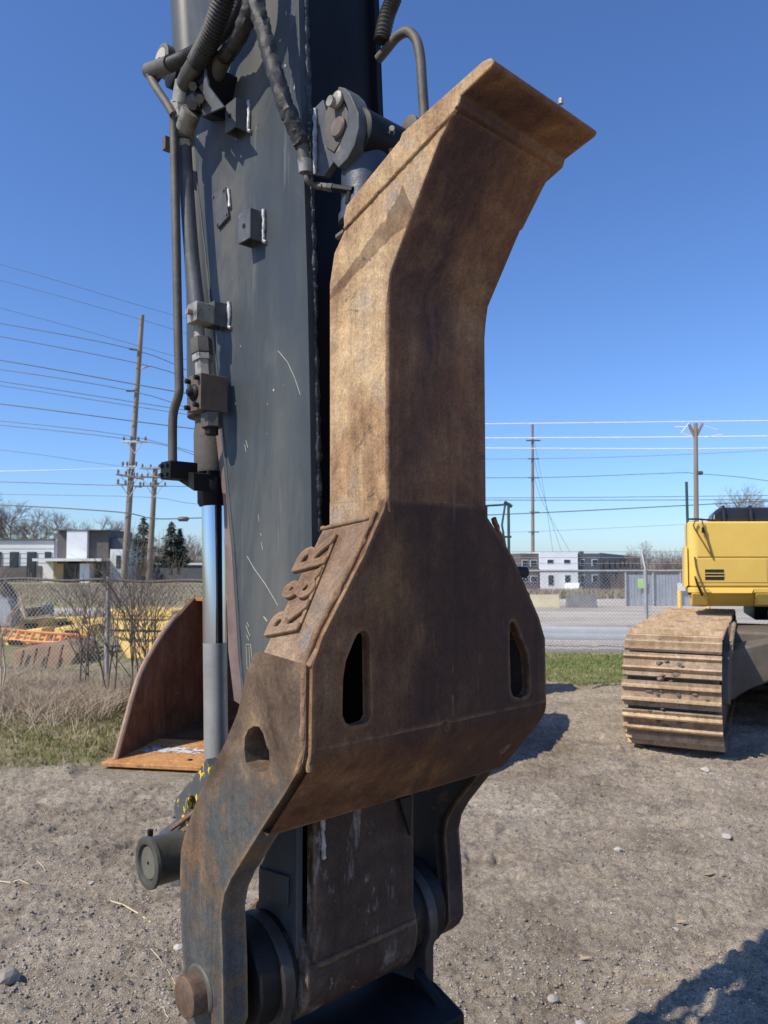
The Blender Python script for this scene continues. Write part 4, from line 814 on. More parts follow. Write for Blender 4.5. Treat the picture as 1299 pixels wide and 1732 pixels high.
# marks scratched in the arm's paint: pale paint pen outline near the thumb
chalk = M('paint_pen', [(.3, (.40, .37, .25)), (.7, (.58, .55, .42))], 30, .7, 0, (), 0)
def scribe(pxs, r=.0008, name='scratch', mat=chalk):
    mb = MB(); mb.tube([A(px, py, .0004) for px, py in pxs], r, 4); return mb.build(name, mat, arm)
scribe([(418, 941), (430, 962), (450, 990), (470, 1024)]); scribe([(416, 1090), (424, 1090), (427, 1120), (422, 1134), (418, 1130), (416, 1092)]); scribe([(421, 1092), (423, 1130)])
scribe([(418, 1053), (421, 1060), (419, 1067), (423, 1076), (421, 1083), (417, 1074), (419, 1066), (416, 1058), (418, 1053)]); scribe([(437, 870), (438, 882)]); scribe([(442, 917), (444, 930)]); scribe([(440, 902), (442, 906)])
scribe([(470, 593), (486, 612), (498, 638), (508, 668)], .0008); scribe([(416, 745), (419, 757)]); scribe([(414, 752), (416, 764)]); scribe([(446, 1043), (452, 1051)], .0018)
# ------------------------------------------------------------------ loader bucket on the left
MACH[0] = False
bk_ = thing('loader_bucket', 'large rusty loader bucket resting on the ground left behind the arm', 'bucket', (-.9, 6.4, 0))
p0 = onG(176, 1294, .03); p1 = onG(420, 1306, .03); bx = (p1 - p0); bx.z = 0; bx.normalize(); by = Vector((-bx.y, bx.x, 0))
if by.y < 0: by = -by
Lb = 2.75
def BP(u, v, z): q = p0 + bx * u + by * v; return Vector((q.x, q.y, z))
side = [(.22, .05), (.20, .09), (.26, .30), (.36, .52), (.52, .76), (.74, .98), (.92, 1.10), (1.15, 1.24), (1.5, 1.27), (1.55, 1.2), (1.5, .3), (1.35, .1), (1.15, .045)]
side = [(.10, .045), (.14, .12), (.25, .31), (.36, .50), (.50, .68), (.80, .90), (1.10, 1.06), (1.16, 1.07), (1.5, 1.22), (1.95, 1.22), (2.1, .9), (2.1, .5), (1.95, .18), (1.7, .045)]
for u, s in ((.02, 1), (Lb - .02, 1)):
    mb = MB(); mb.plate([BP(u, v, z) for v, z in side], bx * .035); mb.build('side_plate', rust_bucket, bk_, bevel=.004)
rim = side[:8]; mb = MB(); mb.tube([BP(.037, v, z) for v, z in rim], .022, 8, 3); mb.build('side_cutter', M('rim_rust', [(.3, (.26, .15, .09)), (.7, (.40, .27, .18))], 12, .7), bk_)
mb = MB(); mb.box(BP(Lb / 2, .40, .035), bx * (Lb / 2 + .02), by * .405 , ZH * .016); mb.build('cutting_edge', rust_orange, bk_, bevel=.006)  # orange stretched back to imitate the sunlit front of the floor
floor = [(.42, .045), (1.7, .045), (1.95, .18), (2.1, .5), (2.1, .9), (1.95, 1.22)]
mb = MB()
for (v0, z0), (v1, z1) in zip(floor[:-1], floor[1:]):
    d = Vector((0, v1 - v0, z1 - z0)); nn = by * (-(z1 - z0)) + ZH * (v1 - v0); nn = nn.normalized() * .02
    mb.add([BP(.05, v0, z0), BP(Lb - .02, v0, z0), BP(Lb - .02, v1, z1), BP(.05, v1, z1)] + [BP(.05, v0, z0) - nn, BP(Lb - .02, v0, z0) - nn, BP(Lb - .02, v1, z1) - nn, BP(.05, v1, z1) - nn], [(0, 1, 2, 3), (7, 6, 5, 4), (0, 4, 5, 1), (3, 2, 6, 7), (1, 5, 6, 2), (0, 3, 7, 4)])
mb.build('back_shell', rust_bucket, bk_)
mb = MB(); mb.plate([BP(.055, 1.52, 1.195), BP(.055, 1.95, 1.205), BP(.055, 1.95, 1.225), BP(.055, 1.52, 1.222)], bx * (Lb - .1)); mb.build('top_lip', rust_orange, bk_)
mb = MB()
for u in (.62, 1.32, 2.0): mb.cyl(BP(u, .17, .045), BP(u, .17, .057), .02, 8)
mb.build('edge_bolt', black_steel, bk_)
# pale residue lying along the floor
mb = MB(); xs = np.linspace(.10, Lb - .05, 60); 
for i in range(59):
    a, c = xs[i], xs[i + 1]; w0 = .30 + .02 * random.random() + .16; w1 = .40 + .45 + .1 * math.sin(a * 4) 
    mb.add([BP(a, .34 + .04 * random.random(), .0525), BP(c, .34 + .04 * random.random(), .0525), BP(c, .45 + .12 * random.random(), .056), BP(a, .45 + .12 * random.random(), .056)], [(0, 1, 2, 3)])
mb.build('residue', M('residue', [(.3, (.45, .42, .40)), (.7, (.68, .66, .64))], 25, .9, 0, [(16, .5, .56, (.2, .12, .08), O1)], .4), bk_)
# ------------------------------------------------------------------ chain link fences
def chain(mb, a, c, z0, z1, cell, r, zf=None):
    """diamond mesh between ground points a and c"""
    a, c = Vector(a), Vector(c); L = (c - a).length; d = (c - a) / L; H = z1 - z0; 
    side = Vector((-d.y, d.x, 0)) * r
    def seg(u0, h0, u1, h1):
        if u1 < u0: u0, h0, u1, h1 = u1, h1, u0, h0
        if u0 < 0: h0 = h0 + (h1 - h0) * (0 - u0) / (u1 - u0); u0 = 0
        if u1 > L: h1 = h0 + (h1 - h0) * (L - u0) / (u1 - u0); u1 = L
        if u1 <= u0: return
        p = a + d * u0; q = a + d * u1; p = Vector((p.x, p.y, z0 + h0)); q = Vector((q.x, q.y, z0 + h1)); t = (q - p).normalized(); s2 = side; s3 = t.cross(side).normalized() * r
        b = len(mb.v); mb.v += [p + s2, p - s3 * .7 - s2 * .6, p + s3 * .7 - s2 * .6, q + s2, q - s3 * .7 - s2 * .6, q + s3 * .7 - s2 * .6]
        mb.f += [(b, b + 1, b + 4, b + 3), (b + 1, b + 2, b + 5, b + 4), (b + 2, b, b + 3, b + 5)]
    n = int((L + H) / cell) + 2
    for i in range(-int(H / cell) - 1, int(L / cell) + 2):
        u = i * cell; seg(u, 0, u + H, H); seg(u + H, 0, u, H)
fA, fB = Vector((-7.2, 10.9, 0)), Vector((-.6, 8.55, 0))
f1 = thing('chain_link_fence', 'low dark chain link fence overgrown with dry weeds, behind the rusty bucket', 'fence', fA)
mb = MB(); chain(mb, fA, fB, .06, 1.33, .062, .0024); tag(mb.build('wire_mesh', galv_dark, f1, smooth=0), kind='stuff')
mb = MB(); pts = [fA.lerp(fB, i / 40) + ZH * (1.335 + .012 * math.sin(i * .9)) for i in range(41)]; mb.tube(pts, .017, 8); mb.build('top_rail', M('rail_dark', [(.3, (.07, .06, .055)), (.7, (.14, .12, .11))], 9, .7), f1)
for px in (183, -260, 520):
    d = ray(px, 1000); t = None
    # intersect with fence line
    A_, B_ = fA, fB; k = d.x / d.y; s_ = (A_.x - k * A_.y) / ((A_.x - k * A_.y) - (B_.x - k * B_.y)); q = A_.lerp(B_, s_)
    mb = MB(); mb.cyl(q - ZH * .1, q + ZH * 1.38, .03, 12); mb.build('post', galv_dark, f1)
gA, gB = Vector((.6, 13.15, 0)), Vector((8.2, 13.35, 0))
f2 = thing('chain_link_fence', 'galvanised chain link fence with barbed wire on top, behind the yellow excavator', 'fence', gA)
mb = MB(); chain(mb, gA, gB, .02, 1.37, .065, .0034); tag(mb.build('wire_mesh', galv, f2, smooth=0), kind='stuff')
mb = MB(); mb.cyl(gA + ZH * 1.39, gB + ZH * 1.39, .022, 10); mb.build('top_rail', galv, f2)
for zz, off in ((1.52, .06), (1.62, .11), (1.72, .16)):
    mb = MB(); mb.cyl(gA + Vector((0, off, zz)), gB + Vector((0, off, zz)), .004, 5); mb.build('barbed_wire', galv, f2)
for x in (1.46, 4.455, 7.45):
    q = Vector((x, 13.2 + .02, 0)); mb = MB(); mb.cyl(q - ZH * .1, q + ZH * 1.42, .033, 12); mb.tube([q + ZH * 1.4, q + Vector((0, .05, 1.5)), q + Vector((0, .18, 1.76))], .013, 8, 3); mb.build('post', galv, f2)
gr = thing('guard_rail', 'low pale grey guard rail running along the lot behind the right fence', 'guard rail', (1, 14, 0))
z_ = lambda Y: float(terrain(np.array([.3 * Y]), np.array([Y]))[0])
mb = MB()
prf = [(0, .14), (-.01, .16), (-.01, .24), (-.006, .26), (-.01, .28), (-.01, .36), (0, .38)]
a, c = Vector((.5, 13.7, 0)), Vector((9.5, 14.9, 0))
a, c = onG(800, 1095), onG(1420, 1118); a = Vector((.8, 14.9, 0)); c = Vector((8.0, 13.95, 0))
dd = (c - a).normalized(); nn = Vector((dd.y, -dd.x, 0))
mb.plate([a + nn * (-x) + ZH * (z - .05) for x, z in prf] + [a + nn * .02 * -1 + nn * -.012 + ZH * (z - .05) for x, z in prf[::-1]], c - a); mb.build('rail', M('rail_pale', [(.3, (.44, .48, .52)), (.7, (.55, .59, .63))], 3, .6), gr)
for t in (.04, .28, .52, .76, 1.0):
    q = a.lerp(c, t) - nn * .06; mb = MB(); mb.box(q + ZH * .13, dd * .04, nn * .05, ZH * .24); mb.build('post', galv, gr)
# ------------------------------------------------------------------ far right yard: barriers, enclosure, bollard
def tz(x, y): return float(terrain(np.array([float(x)]), np.array([float(y)]))[0])
def barrier(px0, px1, Y, mat, label):
    a = onY(px0, 1000, Y); c = onY(px1, 1000, Y); z = tz(a.x, Y); h = .68; mb = MB()
    mb.plate([Vector((a.x, Y - .28, z)), Vector((a.x, Y - .28, z + .08)), Vector((a.x, Y - .14, z + .3)), Vector((a.x, Y - .08, z + h)), Vector((a.x, Y + .08, z + h)), Vector((a.x, Y + .14, z + .3)), Vector((a.x, Y + .28, z + .08)), Vector((a.x, Y + .28, z))], Vector((c.x - a.x, 0, 0)))
    tag(mb.build('concrete_barrier', mat, bevel=.02), label, 'barrier')
barrier(884, 945, 40, barrier_y, 'pale yellow concrete barrier seen just right of the thumb'); barrier(958, 1008, 41, M('concrete_dark', [(.3, (.16, .16, .16)), (.7, (.25, .245, .24))], 2, .85), 'grey concrete barrier right of the yellow barrier')
barrier(800, 880, 40.5, concrete, 'grey concrete barrier half hidden behind the thumb')
en = thing('slatted_enclosure', 'grey slatted enclosure of tall fence panels left of the yellow excavator', 'enclosure', onY(1110, 1035, 44))
slat = M('grey_slat', [(.3, (.30, .33, .36)), (.7, (.40, .43, .46))], 2, .6, 0, (), 0)
a = onY(1058, 1000, 44); c = onY(1290, 1000, 44); z = tz(a.x, 44); n = 44
slat_me = None
for i in range(n):
    x0 = a.x + (c.x - a.x) * i / n; wd = (c.x - a.x) / n
    if slat_me is None:
        mb = MB(); mb.abox((0, 0, 0), (wd * .86, .03, 1.75)); o = mb.build('slat', slat, en, smooth=0); o.parent = None; slat_me = o.data; 
        # local coordinates start at the slat's own corner
        for v in slat_me.vertices: v.co += en.location
        o.parent = en
    else: o = link(bpy.data.objects.new('slat', slat_me), en)
    o.location = Vector((x0, 44 + .02 * (i % 2), z)) - en.location
for i in range(6):
    x0 = a.x + (c.x - a.x) * i / 5; mb = MB(); mb.cyl((x0, 43.93, z - .1), (x0, 43.93, z + 1.95), .05, 8); mb.build('post', galv, en)
mb = MB(); mb.abox((a.x + .65, 43.86, z + 1.0), (a.x + 1.1, 43.88, z + 1.55)); mb.build('notice', M('notice_green', [(.3, (.35, .62, .2)), (.7, (.5, .72, .3))], 3, .6), en)
mb = MB(); mb.abox((a.x + 2.9, 43.86, z + .85), (a.x + 3.35, 43.88, z + 1.3)); mb.build('notice', white_wall, en)
for px, lab in ((1150, 'yellow steel bollard in front of the grey slatted enclosure, left of the excavator'), (1198, 'yellow steel bollard seen under the excavator body')):
    q = onY(px, 1030, 38); z = tz(q.x, 38); mb = MB(); mb.lathe((q.x, 38, z), ZH, [(0, .11), (.85, .11), (.92, .08), (.95, .02)], 12); tag(mb.build('bollard', part_yellow), lab, 'bollard')
# parked car
cr_ = thing('parked_car', 'white parked car in front of the black and white office building', 'car', onY(982, 1003, 97)); q = cr_.location.copy(); q.z = tz(q.x, 97) + .1; cr_.location = q
mb = MB(); mb.plate([q + Vector(v) for v in ((-2.2, 0, .3), (-2.2, 0, .8), (-1.3, 0, .9), (-.7, 0, 1.4), (.8, 0, 1.4), (1.5, 0, .95), (2.2, 0, .85), (2.25, 0, .3))], (0, 1.8, 0)); mb.build('body', white_wall, cr_, bevel=.1)
mb = MB(); mb.plate([q + Vector(v) for v in ((-1.15, -.01, .95), (-.62, -.01, 1.32), (.74, -.01, 1.32), (1.3, -.01, .95))], (0, -.01, 0)); mb.build('window', glass_m, cr_)
for x in (-1.4, 1.4): mb = MB(); mb.cyl(q + Vector((x, -.02, .33)), q + Vector((x, .22, .33)), .33, 14); mb.build('wheel', rubber, cr_)
cr_.rotation_euler = (0, 0, 1.2)
# ------------------------------------------------------------------ right office building
def PX(px, Y): return (px - CX) / FPX * Y
def PZ(py, Y): return onY(CX, py, Y).z
Yb = 100; bd = thing('office_building', 'two-storey black and white office block at the right of the thumb', 'building', (PX(980, Yb), Yb, PZ(1010, Yb)))
def blk(x0, x1, y0, y1, mat, name, parent, Y=Yb, depth=8, prod=0.0):
    mb = MB(); mb.abox((PX(x0, Y), Y - prod, PZ(y1, Y)), (PX(x1, Y), Y + depth, PZ(y0, Y))); return mb.build(name, mat, parent, smooth=0)
b1 = blk(880, 911, 936, 1012, brown_wall, 'wing', bd); b2 = blk(911, 975, 934, 1012, white_wall, 'wing', bd, prod=.5); b3 = blk(976, 1014, 936, 1012, slate_wall, 'wing', bd)
blk(911, 975, 962, 1012, grey_wall, 'lower_cladding', bd, prod=.56, depth=1)
for (x0, x1, y0, y1, pr_) in ((923, 934, 946, 953, .5), (951, 962, 946, 953, .5), (924, 934, 972, 990, .56), (952, 962, 972, 992, .56), (882, 893, 947, 958, 0), (896, 908, 947, 958, 0), (882, 893, 974, 985, 0), (896, 908, 974, 985, 0), (980, 988, 946, 957, 0), (1000, 1010, 946, 957, 0), (980, 988, 972, 985, 0), (1000, 1010, 972, 985, 0)):
    wv = blk(x0, x1, y0, y1, white_wall if pr_ == 0 else grey_wall, 'window', bd, prod=pr_ + .06, depth=.4); mb = MB(); mb.abox((PX(x0 + .8, Yb), Yb - pr_ - .1, PZ(y1 - .8, Yb)), (PX(x1 - .8, Yb), Yb - pr_ + .1, PZ(y0 + .8, Yb))); mb.build('pane', glass_m, wv, smooth=0)
# long side wing receding to the right
mb = MB(); xa, xb = PX(1014, Yb), PX(1082, 145)
mb.plate([(xa, Yb - .3, -6), (xb, 145, -6), (xb, 145, PZ(942, 145)), (xa, Yb - .3, PZ(935, Yb))], (2, 8, 0)); mb.build('side_wing', slate_wall, bd, smooth=0)
for i in range(8):
    for j in range(2):
        t = .05 + i * .115; t2 = t + .07; f_ = lambda t, z: Vector((xa + (xb - xa) * t + .05, Yb - .3 + (145.3 - Yb) * t - .05, z))
        z0 = -1.0 + j * 1.9 - .6 - .2 * t; mb = MB(); mb.plate([f_(t, z0), f_(t2, z0), f_(t2, z0 + 1), f_(t, z0 + 1)], (.03, -.03, 0)); mb.build('window', glass_m, bd, smooth=0)
for px in (982, 986): blk(px - 1, px + 1, 932, 936, slate_wall, 'roof_vent', bd, depth=1)
# ------------------------------------------------------------------ left office building
Yl = 93; bl = thing('office_building', 'low pale office with white and brown tower blocks and canopy at far left', 'building', (PX(120, Yl), Yl, -1.2))
def bb(x0, x1, y0, y1, mat, name, prod=0.0, depth=8, parent=None): return blk(x0, x1, y0, y1, mat, name, parent or bl, Yl, depth, prod)
bb(-90, 92, 914, 985, grey_wall, 'wing'); bb(-90, 92, 911.5, 914, brown_wall, 'parapet', .2); 
mb = MB(); mb.lathe((PX(92, Yl), Yl + 1.0, -.5), ZH, [(0, .8), (PZ(912, Yl) + .5, .8)], 20); mb.build('rounded_corner', grey_wall, bl)
bb(-90, 72, 957, 985, brown_wall, 'base_cladding', .12, 1)
bb(101, 120, 898.5, 985, brown_wall, 'tower', .6); bb(120, 154, 898, 946, white_wall, 'tower', 1.2); bb(154, 187, 898.5, 985, brown_wall, 'tower', .6); bb(101, 187, 896.5, 898, brown_wall, 'parapet', 1.3)
bb(187, 212, 910, 985, slate_wall, 'wing', 0); bb(190, 330, 955, 985, slate_wall, 'wing', -4); bb(190, 345, 953, 956, grey_wall, 'roof_edge', -3.8); bb(192, 214, 929, 985, grey_wall, 'wing', 1.0)
bb(78, 190, 944.5, 949, grey_wall, 'canopy', 3.5, 4); bb(97, 113, 953, 985, wood_door, 'timber_panel', .7, 1); bb(113, 150, 953, 985, glass_m, 'glazing', .65, 1); bb(150, 166, 953, 985, white_wall, 'pillar', 2.5, 1); bb(160, 187, 953, 985, glass_m, 'glazing', .65, 1)
for (x0, x1, y0, y1) in ((-2, 3, 934, 957), (19, 32, 934, 958), (48, 62, 934, 976), (78, 87, 934, 945), (-30, -18, 934, 957), (203, 209, 940, 960)):
    wv = bb(x0 - .6, x1 + .6, y0 - .6, y1 + .6, slate_wall, 'window', 1.06 if x0 > 190 else .16, .5); mb = MB(); pr_ = 1.1 if x0 > 190 else .2
    mb.abox((PX(x0, Yl), Yl - pr_, PZ(y1, Yl)), (PX(x1, Yl), Yl, PZ(y0, Yl))); mb.build('pane', glass_m, wv, smooth=0)
for k in range(5): 
    mb = MB(); z = PZ(920 + 8 * k, Yl); mb.abox((PX(-90, Yl), Yl - .03, z - .03), (PX(92, Yl), Yl, z)); mb.build('cladding_joint', slate_wall, bl, smooth=0)
# ------------------------------------------------------------------ attachments lying behind the left fence
def slab(px0, py0, px1, py1, Y, dep, mat, name, label, tilt=0, rise=.0):
    a = onY(px0, py1, Y); c = onY(px1, py0, Y); t = thing(name, label, 'machine part', ((a.x + c.x) / 2, Y, max(a.z, 0)))
    return a, c, t
a, c, t = slab(185, 1032, 292, 1120, 12.5, 1, part_yellow, 'yellow_bucket', 'big yellow bucket shell behind the fence, left of the rusty bucket')
mb = MB(); q0, q1 = onY(185, 1030, 12.5), onY(292, 1034, 12.5); mb.plate([q0, q1, onY(285, 1060, 12.3), onY(262, 1100, 12.2), onY(240, 1130, 12.2), onY(215, 1115, 12.2), onY(190, 1070, 12.3)], (0, .9, 0)); mb.build('shell', part_yellow, t, bevel=.03)
mb = MB(); mb.tube([onY(186, 1066, 12.25), onY(283, 1068, 12.2)], .02, 6); mb.build('wear_bar', black_steel, t)
mb = MB(); mb.tube([onY(186, 1040, 12.4), onY(290, 1042, 12.4)], .015, 6); mb.build('lip', part_yellow, t)
for (x0, y0, x1, y1, Y, mat, lab, skew) in ((30, 1046, 75, 1066, 13.2, part_yellow, 'upper left yellow beam behind the low fence', 4), (78, 1044, 140, 1062, 13.5, part_yellow, 'yellow beam behind the fence right of the upper left one', 3),
        (20, 1062, 72, 1082, 12.8, part_yellow, 'yellow box beam just under the upper left yellow beam', 6), (92, 1058, 150, 1078, 12.7, part_yellow, 'yellow box beam nearest the fence post', 4), (-5, 1083, 58, 1098, 12.0, part_yellow, 'lowest yellow bar behind the fence at the left border', -8), (140, 1046, 185, 1070, 13.6, part_yellow, 'yellow block directly behind the fence post', 2)):
    t = thing('machine_beam', lab, 'machine part', onY((x0 + x1) / 2, y1, Y)); mb = MB()
    mb.plate([onY(x0, y0 + skew, Y), onY(x1, y0, Y), onY(x1 - 3, y1, Y - .05), onY(x0 - 3, y1 + skew, Y - .05)], (0, .5, 0)); mb.build('beam', mat, t, bevel=.02)
    mb = MB(); mb.box(onY((x0 + x1) / 2, (y0 + y1) / 2 + skew / 2, Y - .05), (.10, 0, 0), (0, .03, 0), (0, 0, .035)); mb.build('end_cap', black_steel, t)
t = thing('orange_rack', 'orange-red slatted steel rack lying behind the fence', 'rack', onY(60, 1080, 12.3))
mb = MB(); mb.tube([onY(-20, 1062, 12.2), onY(70, 1070, 12.1), onY(150, 1075, 12.0)], .022, 6); mb.tube([onY(-20, 1080, 12.0), onY(70, 1086, 11.9), onY(130, 1088, 11.8)], .022, 6); mb.build('frame', part_orange, t)
for i in range(12):
    x = -10 + i * 12.5; mb = MB(); mb.tube([onY(x + 6, 1065 + i * .8, 12.15), onY(x - 2, 1083 + i * .6, 11.95)], .02 + .012 * (i % 2), 5); mb.build('slat', part_orange, t)
t = thing('brown_bucket', 'dark brown rusty bucket lying in the weeds behind the fence', 'bucket', onY(90, 1140, 11.4))
mb = MB(); mb.plate([onY(18, 1100, 11.4), onY(60, 1092, 11.5), onY(120, 1084, 11.6), onY(140, 1096, 11.6), onY(112, 1140, 11.3), onY(60, 1150, 11.2), onY(22, 1140, 11.2)], (0, .7, 0)); mb.build('shell', M('brown_part', [(.3, (.16, .09, .045)), (.6, (.27, .17, .09)), (.8, (.35, .24, .14))], 3, .7), t, bevel=.05)
for k in range(4): mb = MB(); mb.tube([onY(40 + 22 * k, 1100 - 3 * k, 11.35), onY(30 + 22 * k, 1142 - 2 * k, 11.15)], .02, 6); mb.build('rib', rust_bucket, t)
t = thing('wheel_loader_part', 'black tyre and pale grey hub parts at the left border behind the fence', 'machine part', onY(10, 1060, 13))
mb = MB(); c = onY(-6, 1018, 13.2); mb.lathe(c - Vector((0, .2, 0)), (0.2, 1, .1), [(0, .30), (.03, .36), (.2, .36), (.24, .3)], 24); mb.build('tyre', rubber, t)
mb = MB(); c = onY(-6, 1018, 12.97); mb.lathe(c, (0.2, 1, .1), [(0, .12), (.02, .22), (.05, .22)], 18); mb.build('hub', M('hub_blue', [(.3, (.22, .26, .32)), (.7, (.34, .38, .44))], 3, .6), t)
mb = MB(); mb.plate([onY(0, 1010, 12.8), onY(14, 1014, 12.8), onY(22, 1038, 12.7), onY(18, 1060, 12.6), onY(-10, 1060, 12.6), onY(-10, 1030, 12.7)], (0, .3, 0)); mb.build('housing', M('grey_housing', [(.3, (.16, .17, .19)), (.7, (.26, .27, .29))], 3, .6), t, bevel=.02)
mb = MB(); mb.plate([onY(40, 1028, 13), onY(74, 1024, 13), onY(76, 1040, 13), onY(44, 1044, 13)], (0, .4, 0)); mb.build('black_case', hood_black, t, bevel=.02)
mb = MB(); mb.tube([onY(36, 1010, 12.9), onY(40, 1030, 12.9), onY(44, 1046, 12.9)], .03, 6); mb.build('lever', straw, t)
# ------------------------------------------------------------------ yellow excavator on the right
ex = thing('yellow_excavator', 'yellow crawler excavator seen from behind at the right border', 'excavator', (4.2, 9.2, 0))
HD = math.radians(26); hd = Vector((math.sin(HD), math.cos(HD), 0)); hs_ = Vector((hd.y, -hd.x, 0))     # heading, right
def TP(o, s, t, z): return o + hd * t + hs_ * s + ZH * z
Rt = .40; Lt = 3.2; SW = .76
shoe_me = bar_me = None
def shoe_meshes():
    mb = MB(); mb.box((0, 0, .012), (SW / 2, 0, 0), (0, .103, 0), (0, 0, .012)); o = mb.build('track_shoe', track_steel, None, bevel=.004); COL.objects.unlink(o)
    m2 = MB()
    m2.plate([(-SW / 2, -.016, .024), (-SW / 2, -.008, .066), (-SW / 2, .008, .066), (-SW / 2, .016, .024)], (SW, 0, 0)); o2 = m2.build('grouser', track_rail, None); COL.objects.unlink(o2)
    m3 = MB(); m3.cyl((0, 0, -.002), (0, 0, .016), .017, 6); o3 = m3.build('pad_bolt', frame_dark, None); COL.objects.unlink(o3)
    return o.data, o2.data, o3.data
SM, GM_, BM_ = shoe_meshes()
def track(off, name_lab):
    o0 = Vector(off)
    per = 2 * Lt + 2 * math.pi * Rt; n = int(per / .21); pit = per / n
    def at(s):
        s = s % per
        if s < Lt: return (Lt - s, 2 * Rt, 0.0)                      # top run towards us
        s -= Lt
        if s < math.pi * Rt: a = s / Rt; return (-Rt * math.sin(a), Rt + Rt * math.cos(a), a)
        s -= math.pi * Rt
        if s < Lt: return (s, 0.0, math.pi)
        s -= Lt; a = s / Rt; return (Lt + Rt * math.sin(a), Rt - Rt * math.cos(a), math.pi + a)
    for i in range(n):
        t, z, a = at(i * pit)
        nrm = Vector((0, -math.sin(a), math.cos(a)))            # outward in (s,t,z) frame
        if a > 0: nrm = Vector((0, -math.sin(a), math.cos(a)))
        tan = Vector((0, -math.cos(a), -math.sin(a)))
        def w3(v): return hs_ * v.x + hd * v.y + ZH * v.z
        ux, uy, uz = w3(Vector((1, 0, 0))), w3(tan), w3(nrm)
        zb = z + .09
        Mx = Matrix((( ux.x, uy.x, uz.x, 0), (ux.y, uy.y, uz.y, 0), (ux.z, uy.z, uz.z, 0), (0, 0, 0, 1)))
        loc = TP(o0, random.uniform(-.004, .004), t, zb) + uz * .035
        so = link(bpy.data.objects.new('track_shoe', SM), ex); mw = Matrix.Translation(loc - ex.location) @ Mx; so.matrix_basis = mw
        for k, dy in enumerate((-.06, .045)):
            g = link(bpy.data.objects.new('grouser', GM_), so); g.location = (0, dy, 0); g.scale = (1, 1, 1 if k else .85)
        for sx in (-.10, .06):
            q = link(bpy.data.objects.new('pad_bolt', BM_), so); q.location = (sx, -.01, .024)
    # solid mud-coloured body under the pads, added to cover the gaps between them
    mb = MB(); pp = [(t_, z_ + .09) for t_, z_, a_ in (at(i * per / 60) for i in range(60))]
    mb.plate([TP(o0, -SW * .46, t_, z_) for t_, z_ in pp], hs_ * (SW * .92)); o_ = mb.build('track_chain', mud, ex, smooth=60)
    # frame, idler, rollers
    mb = MB(); mb.lathe(TP(o0, -.12, 0, Rt + .09), hs_, [(0, .30), (.03, .36), (.21, .36), (.24, .30)], 32); mb.build('idler', frame_dark, ex)
    mb = MB(); mb.lathe(TP(o0, -.12, Lt, Rt + .09), hs_, [(0, .30), (.03, .36), (.21, .36), (.24, .30)], 32); mb.build('sprocket', frame_dark, ex)
    mb = MB(); mb.plate([TP(o0, -.2, .15, .30), TP(o0, -.2, .15, .72), TP(o0, -.2, .5, .80), TP(o0, -.2, Lt - .5, .80), TP(o0, -.2, Lt - .2, .65), TP(o0, -.2, Lt - .2, .3)], hs_ * .40); mb.build('track_frame', frame_dark, ex, bevel=.01)
    mb = MB()
    for t in np.arange(.5, Lt - .2, .42): mb.cyl(TP(o0, -.15, t, .22), TP(o0, .15, t, .22), .10, 16)
    mb.build('track_rollers', frame_dark, ex)
# front of left track: shoes' outer face bottom about (2.05..2.69, 6.3)
tl = Vector((2.32, 6.33, 0)) + hd * (Rt + .05)
track((tl.x, tl.y, 0), '')
tr2 = tl + hs_ * 2.55; track((tr2.x, tr2.y, 0), '')
mb = MB()
for i in range(26):      # clods of mud stuck between grousers
    a = random.uniform(.9, 2.3); s = random.gauss(-.04, .1); t, z = -Rt * math.sin(a), Rt + Rt * math.cos(a) + .09; nr = hd * -math.sin(a) + ZH * math.cos(a); q = TP(tl, s, t, z) + nr * .065
    bm_ = IV * random.uniform(.009, .021) * (1 + rng.uniform(-.3, .3, (12, 1))) * np.array([1.8, 1, .9]); mb.add([q + hs_ * float(v[0]) + hd * float(v[1]) + ZH * float(v[2]) for v in bm_], [tuple(f) for f in IF])
tag(mb.build('mud_clods', mud, ex), kind='stuff')
# car body beam and inner frame seen at the right border
mb = MB(); mb.plate([TP(tl, .36, .25, .86), TP(tl, .36, .05, .78), TP(tl, .36, -.15, .60), TP(tl, .36, -.2, .42), TP(tl, .36, .1, .36), TP(tl, .36, .5, .55), TP(tl, .36, 1.0, .62), TP(tl, .36, 2.4, .62), TP(tl, .36, 2.4, .92), TP(tl, .36, 1.0, .95)], hs_ * .06); mb.build('side_frame', frame_dark, ex, bevel=.01)
mb = MB(); mb.tube([TP(tl, .43, .1, .80), TP(tl, .43, .35, .88), TP(tl, .43, 1.2, .96)], .02, 8, 3); mb.build('frame_flange', track_steel, ex)
mb = MB(); mb.plate([onY(px, py, 7.3) for px, py in ((1222, 1195), (1226, 1118), (1240, 1098), (1299, 1085), (1480, 1080), (1480, 1150), (1320, 1148), (1270, 1165))], (.6, 1.5, 0)); mb.build('frame_leg', frame_dark, ex, bevel=.03)
mb = MB(); mb.plate([onY(px, py, 9.2) for px, py in ((1225, 1160), (1225, 1100), (1480, 1090), (1480, 1160))], (.3, .8, 0)); mb.build('centre_frame', black_steel, ex, bevel=.03)  # black block added to darken the space under the machine
mb = MB(); c = tl + hs_ * 1.28 + hd * 1.9; mb.box(c + ZH * .72, hs_ * 1.1, hd * .55, ZH * .16); mb.build('carbody', frame_dark, ex, bevel=.03)
mb = MB(); mb.lathe(c + ZH * .86, ZH, [(0, .55), (.2, .55)], 36); mb.build('slew_ring', black_steel, ex)
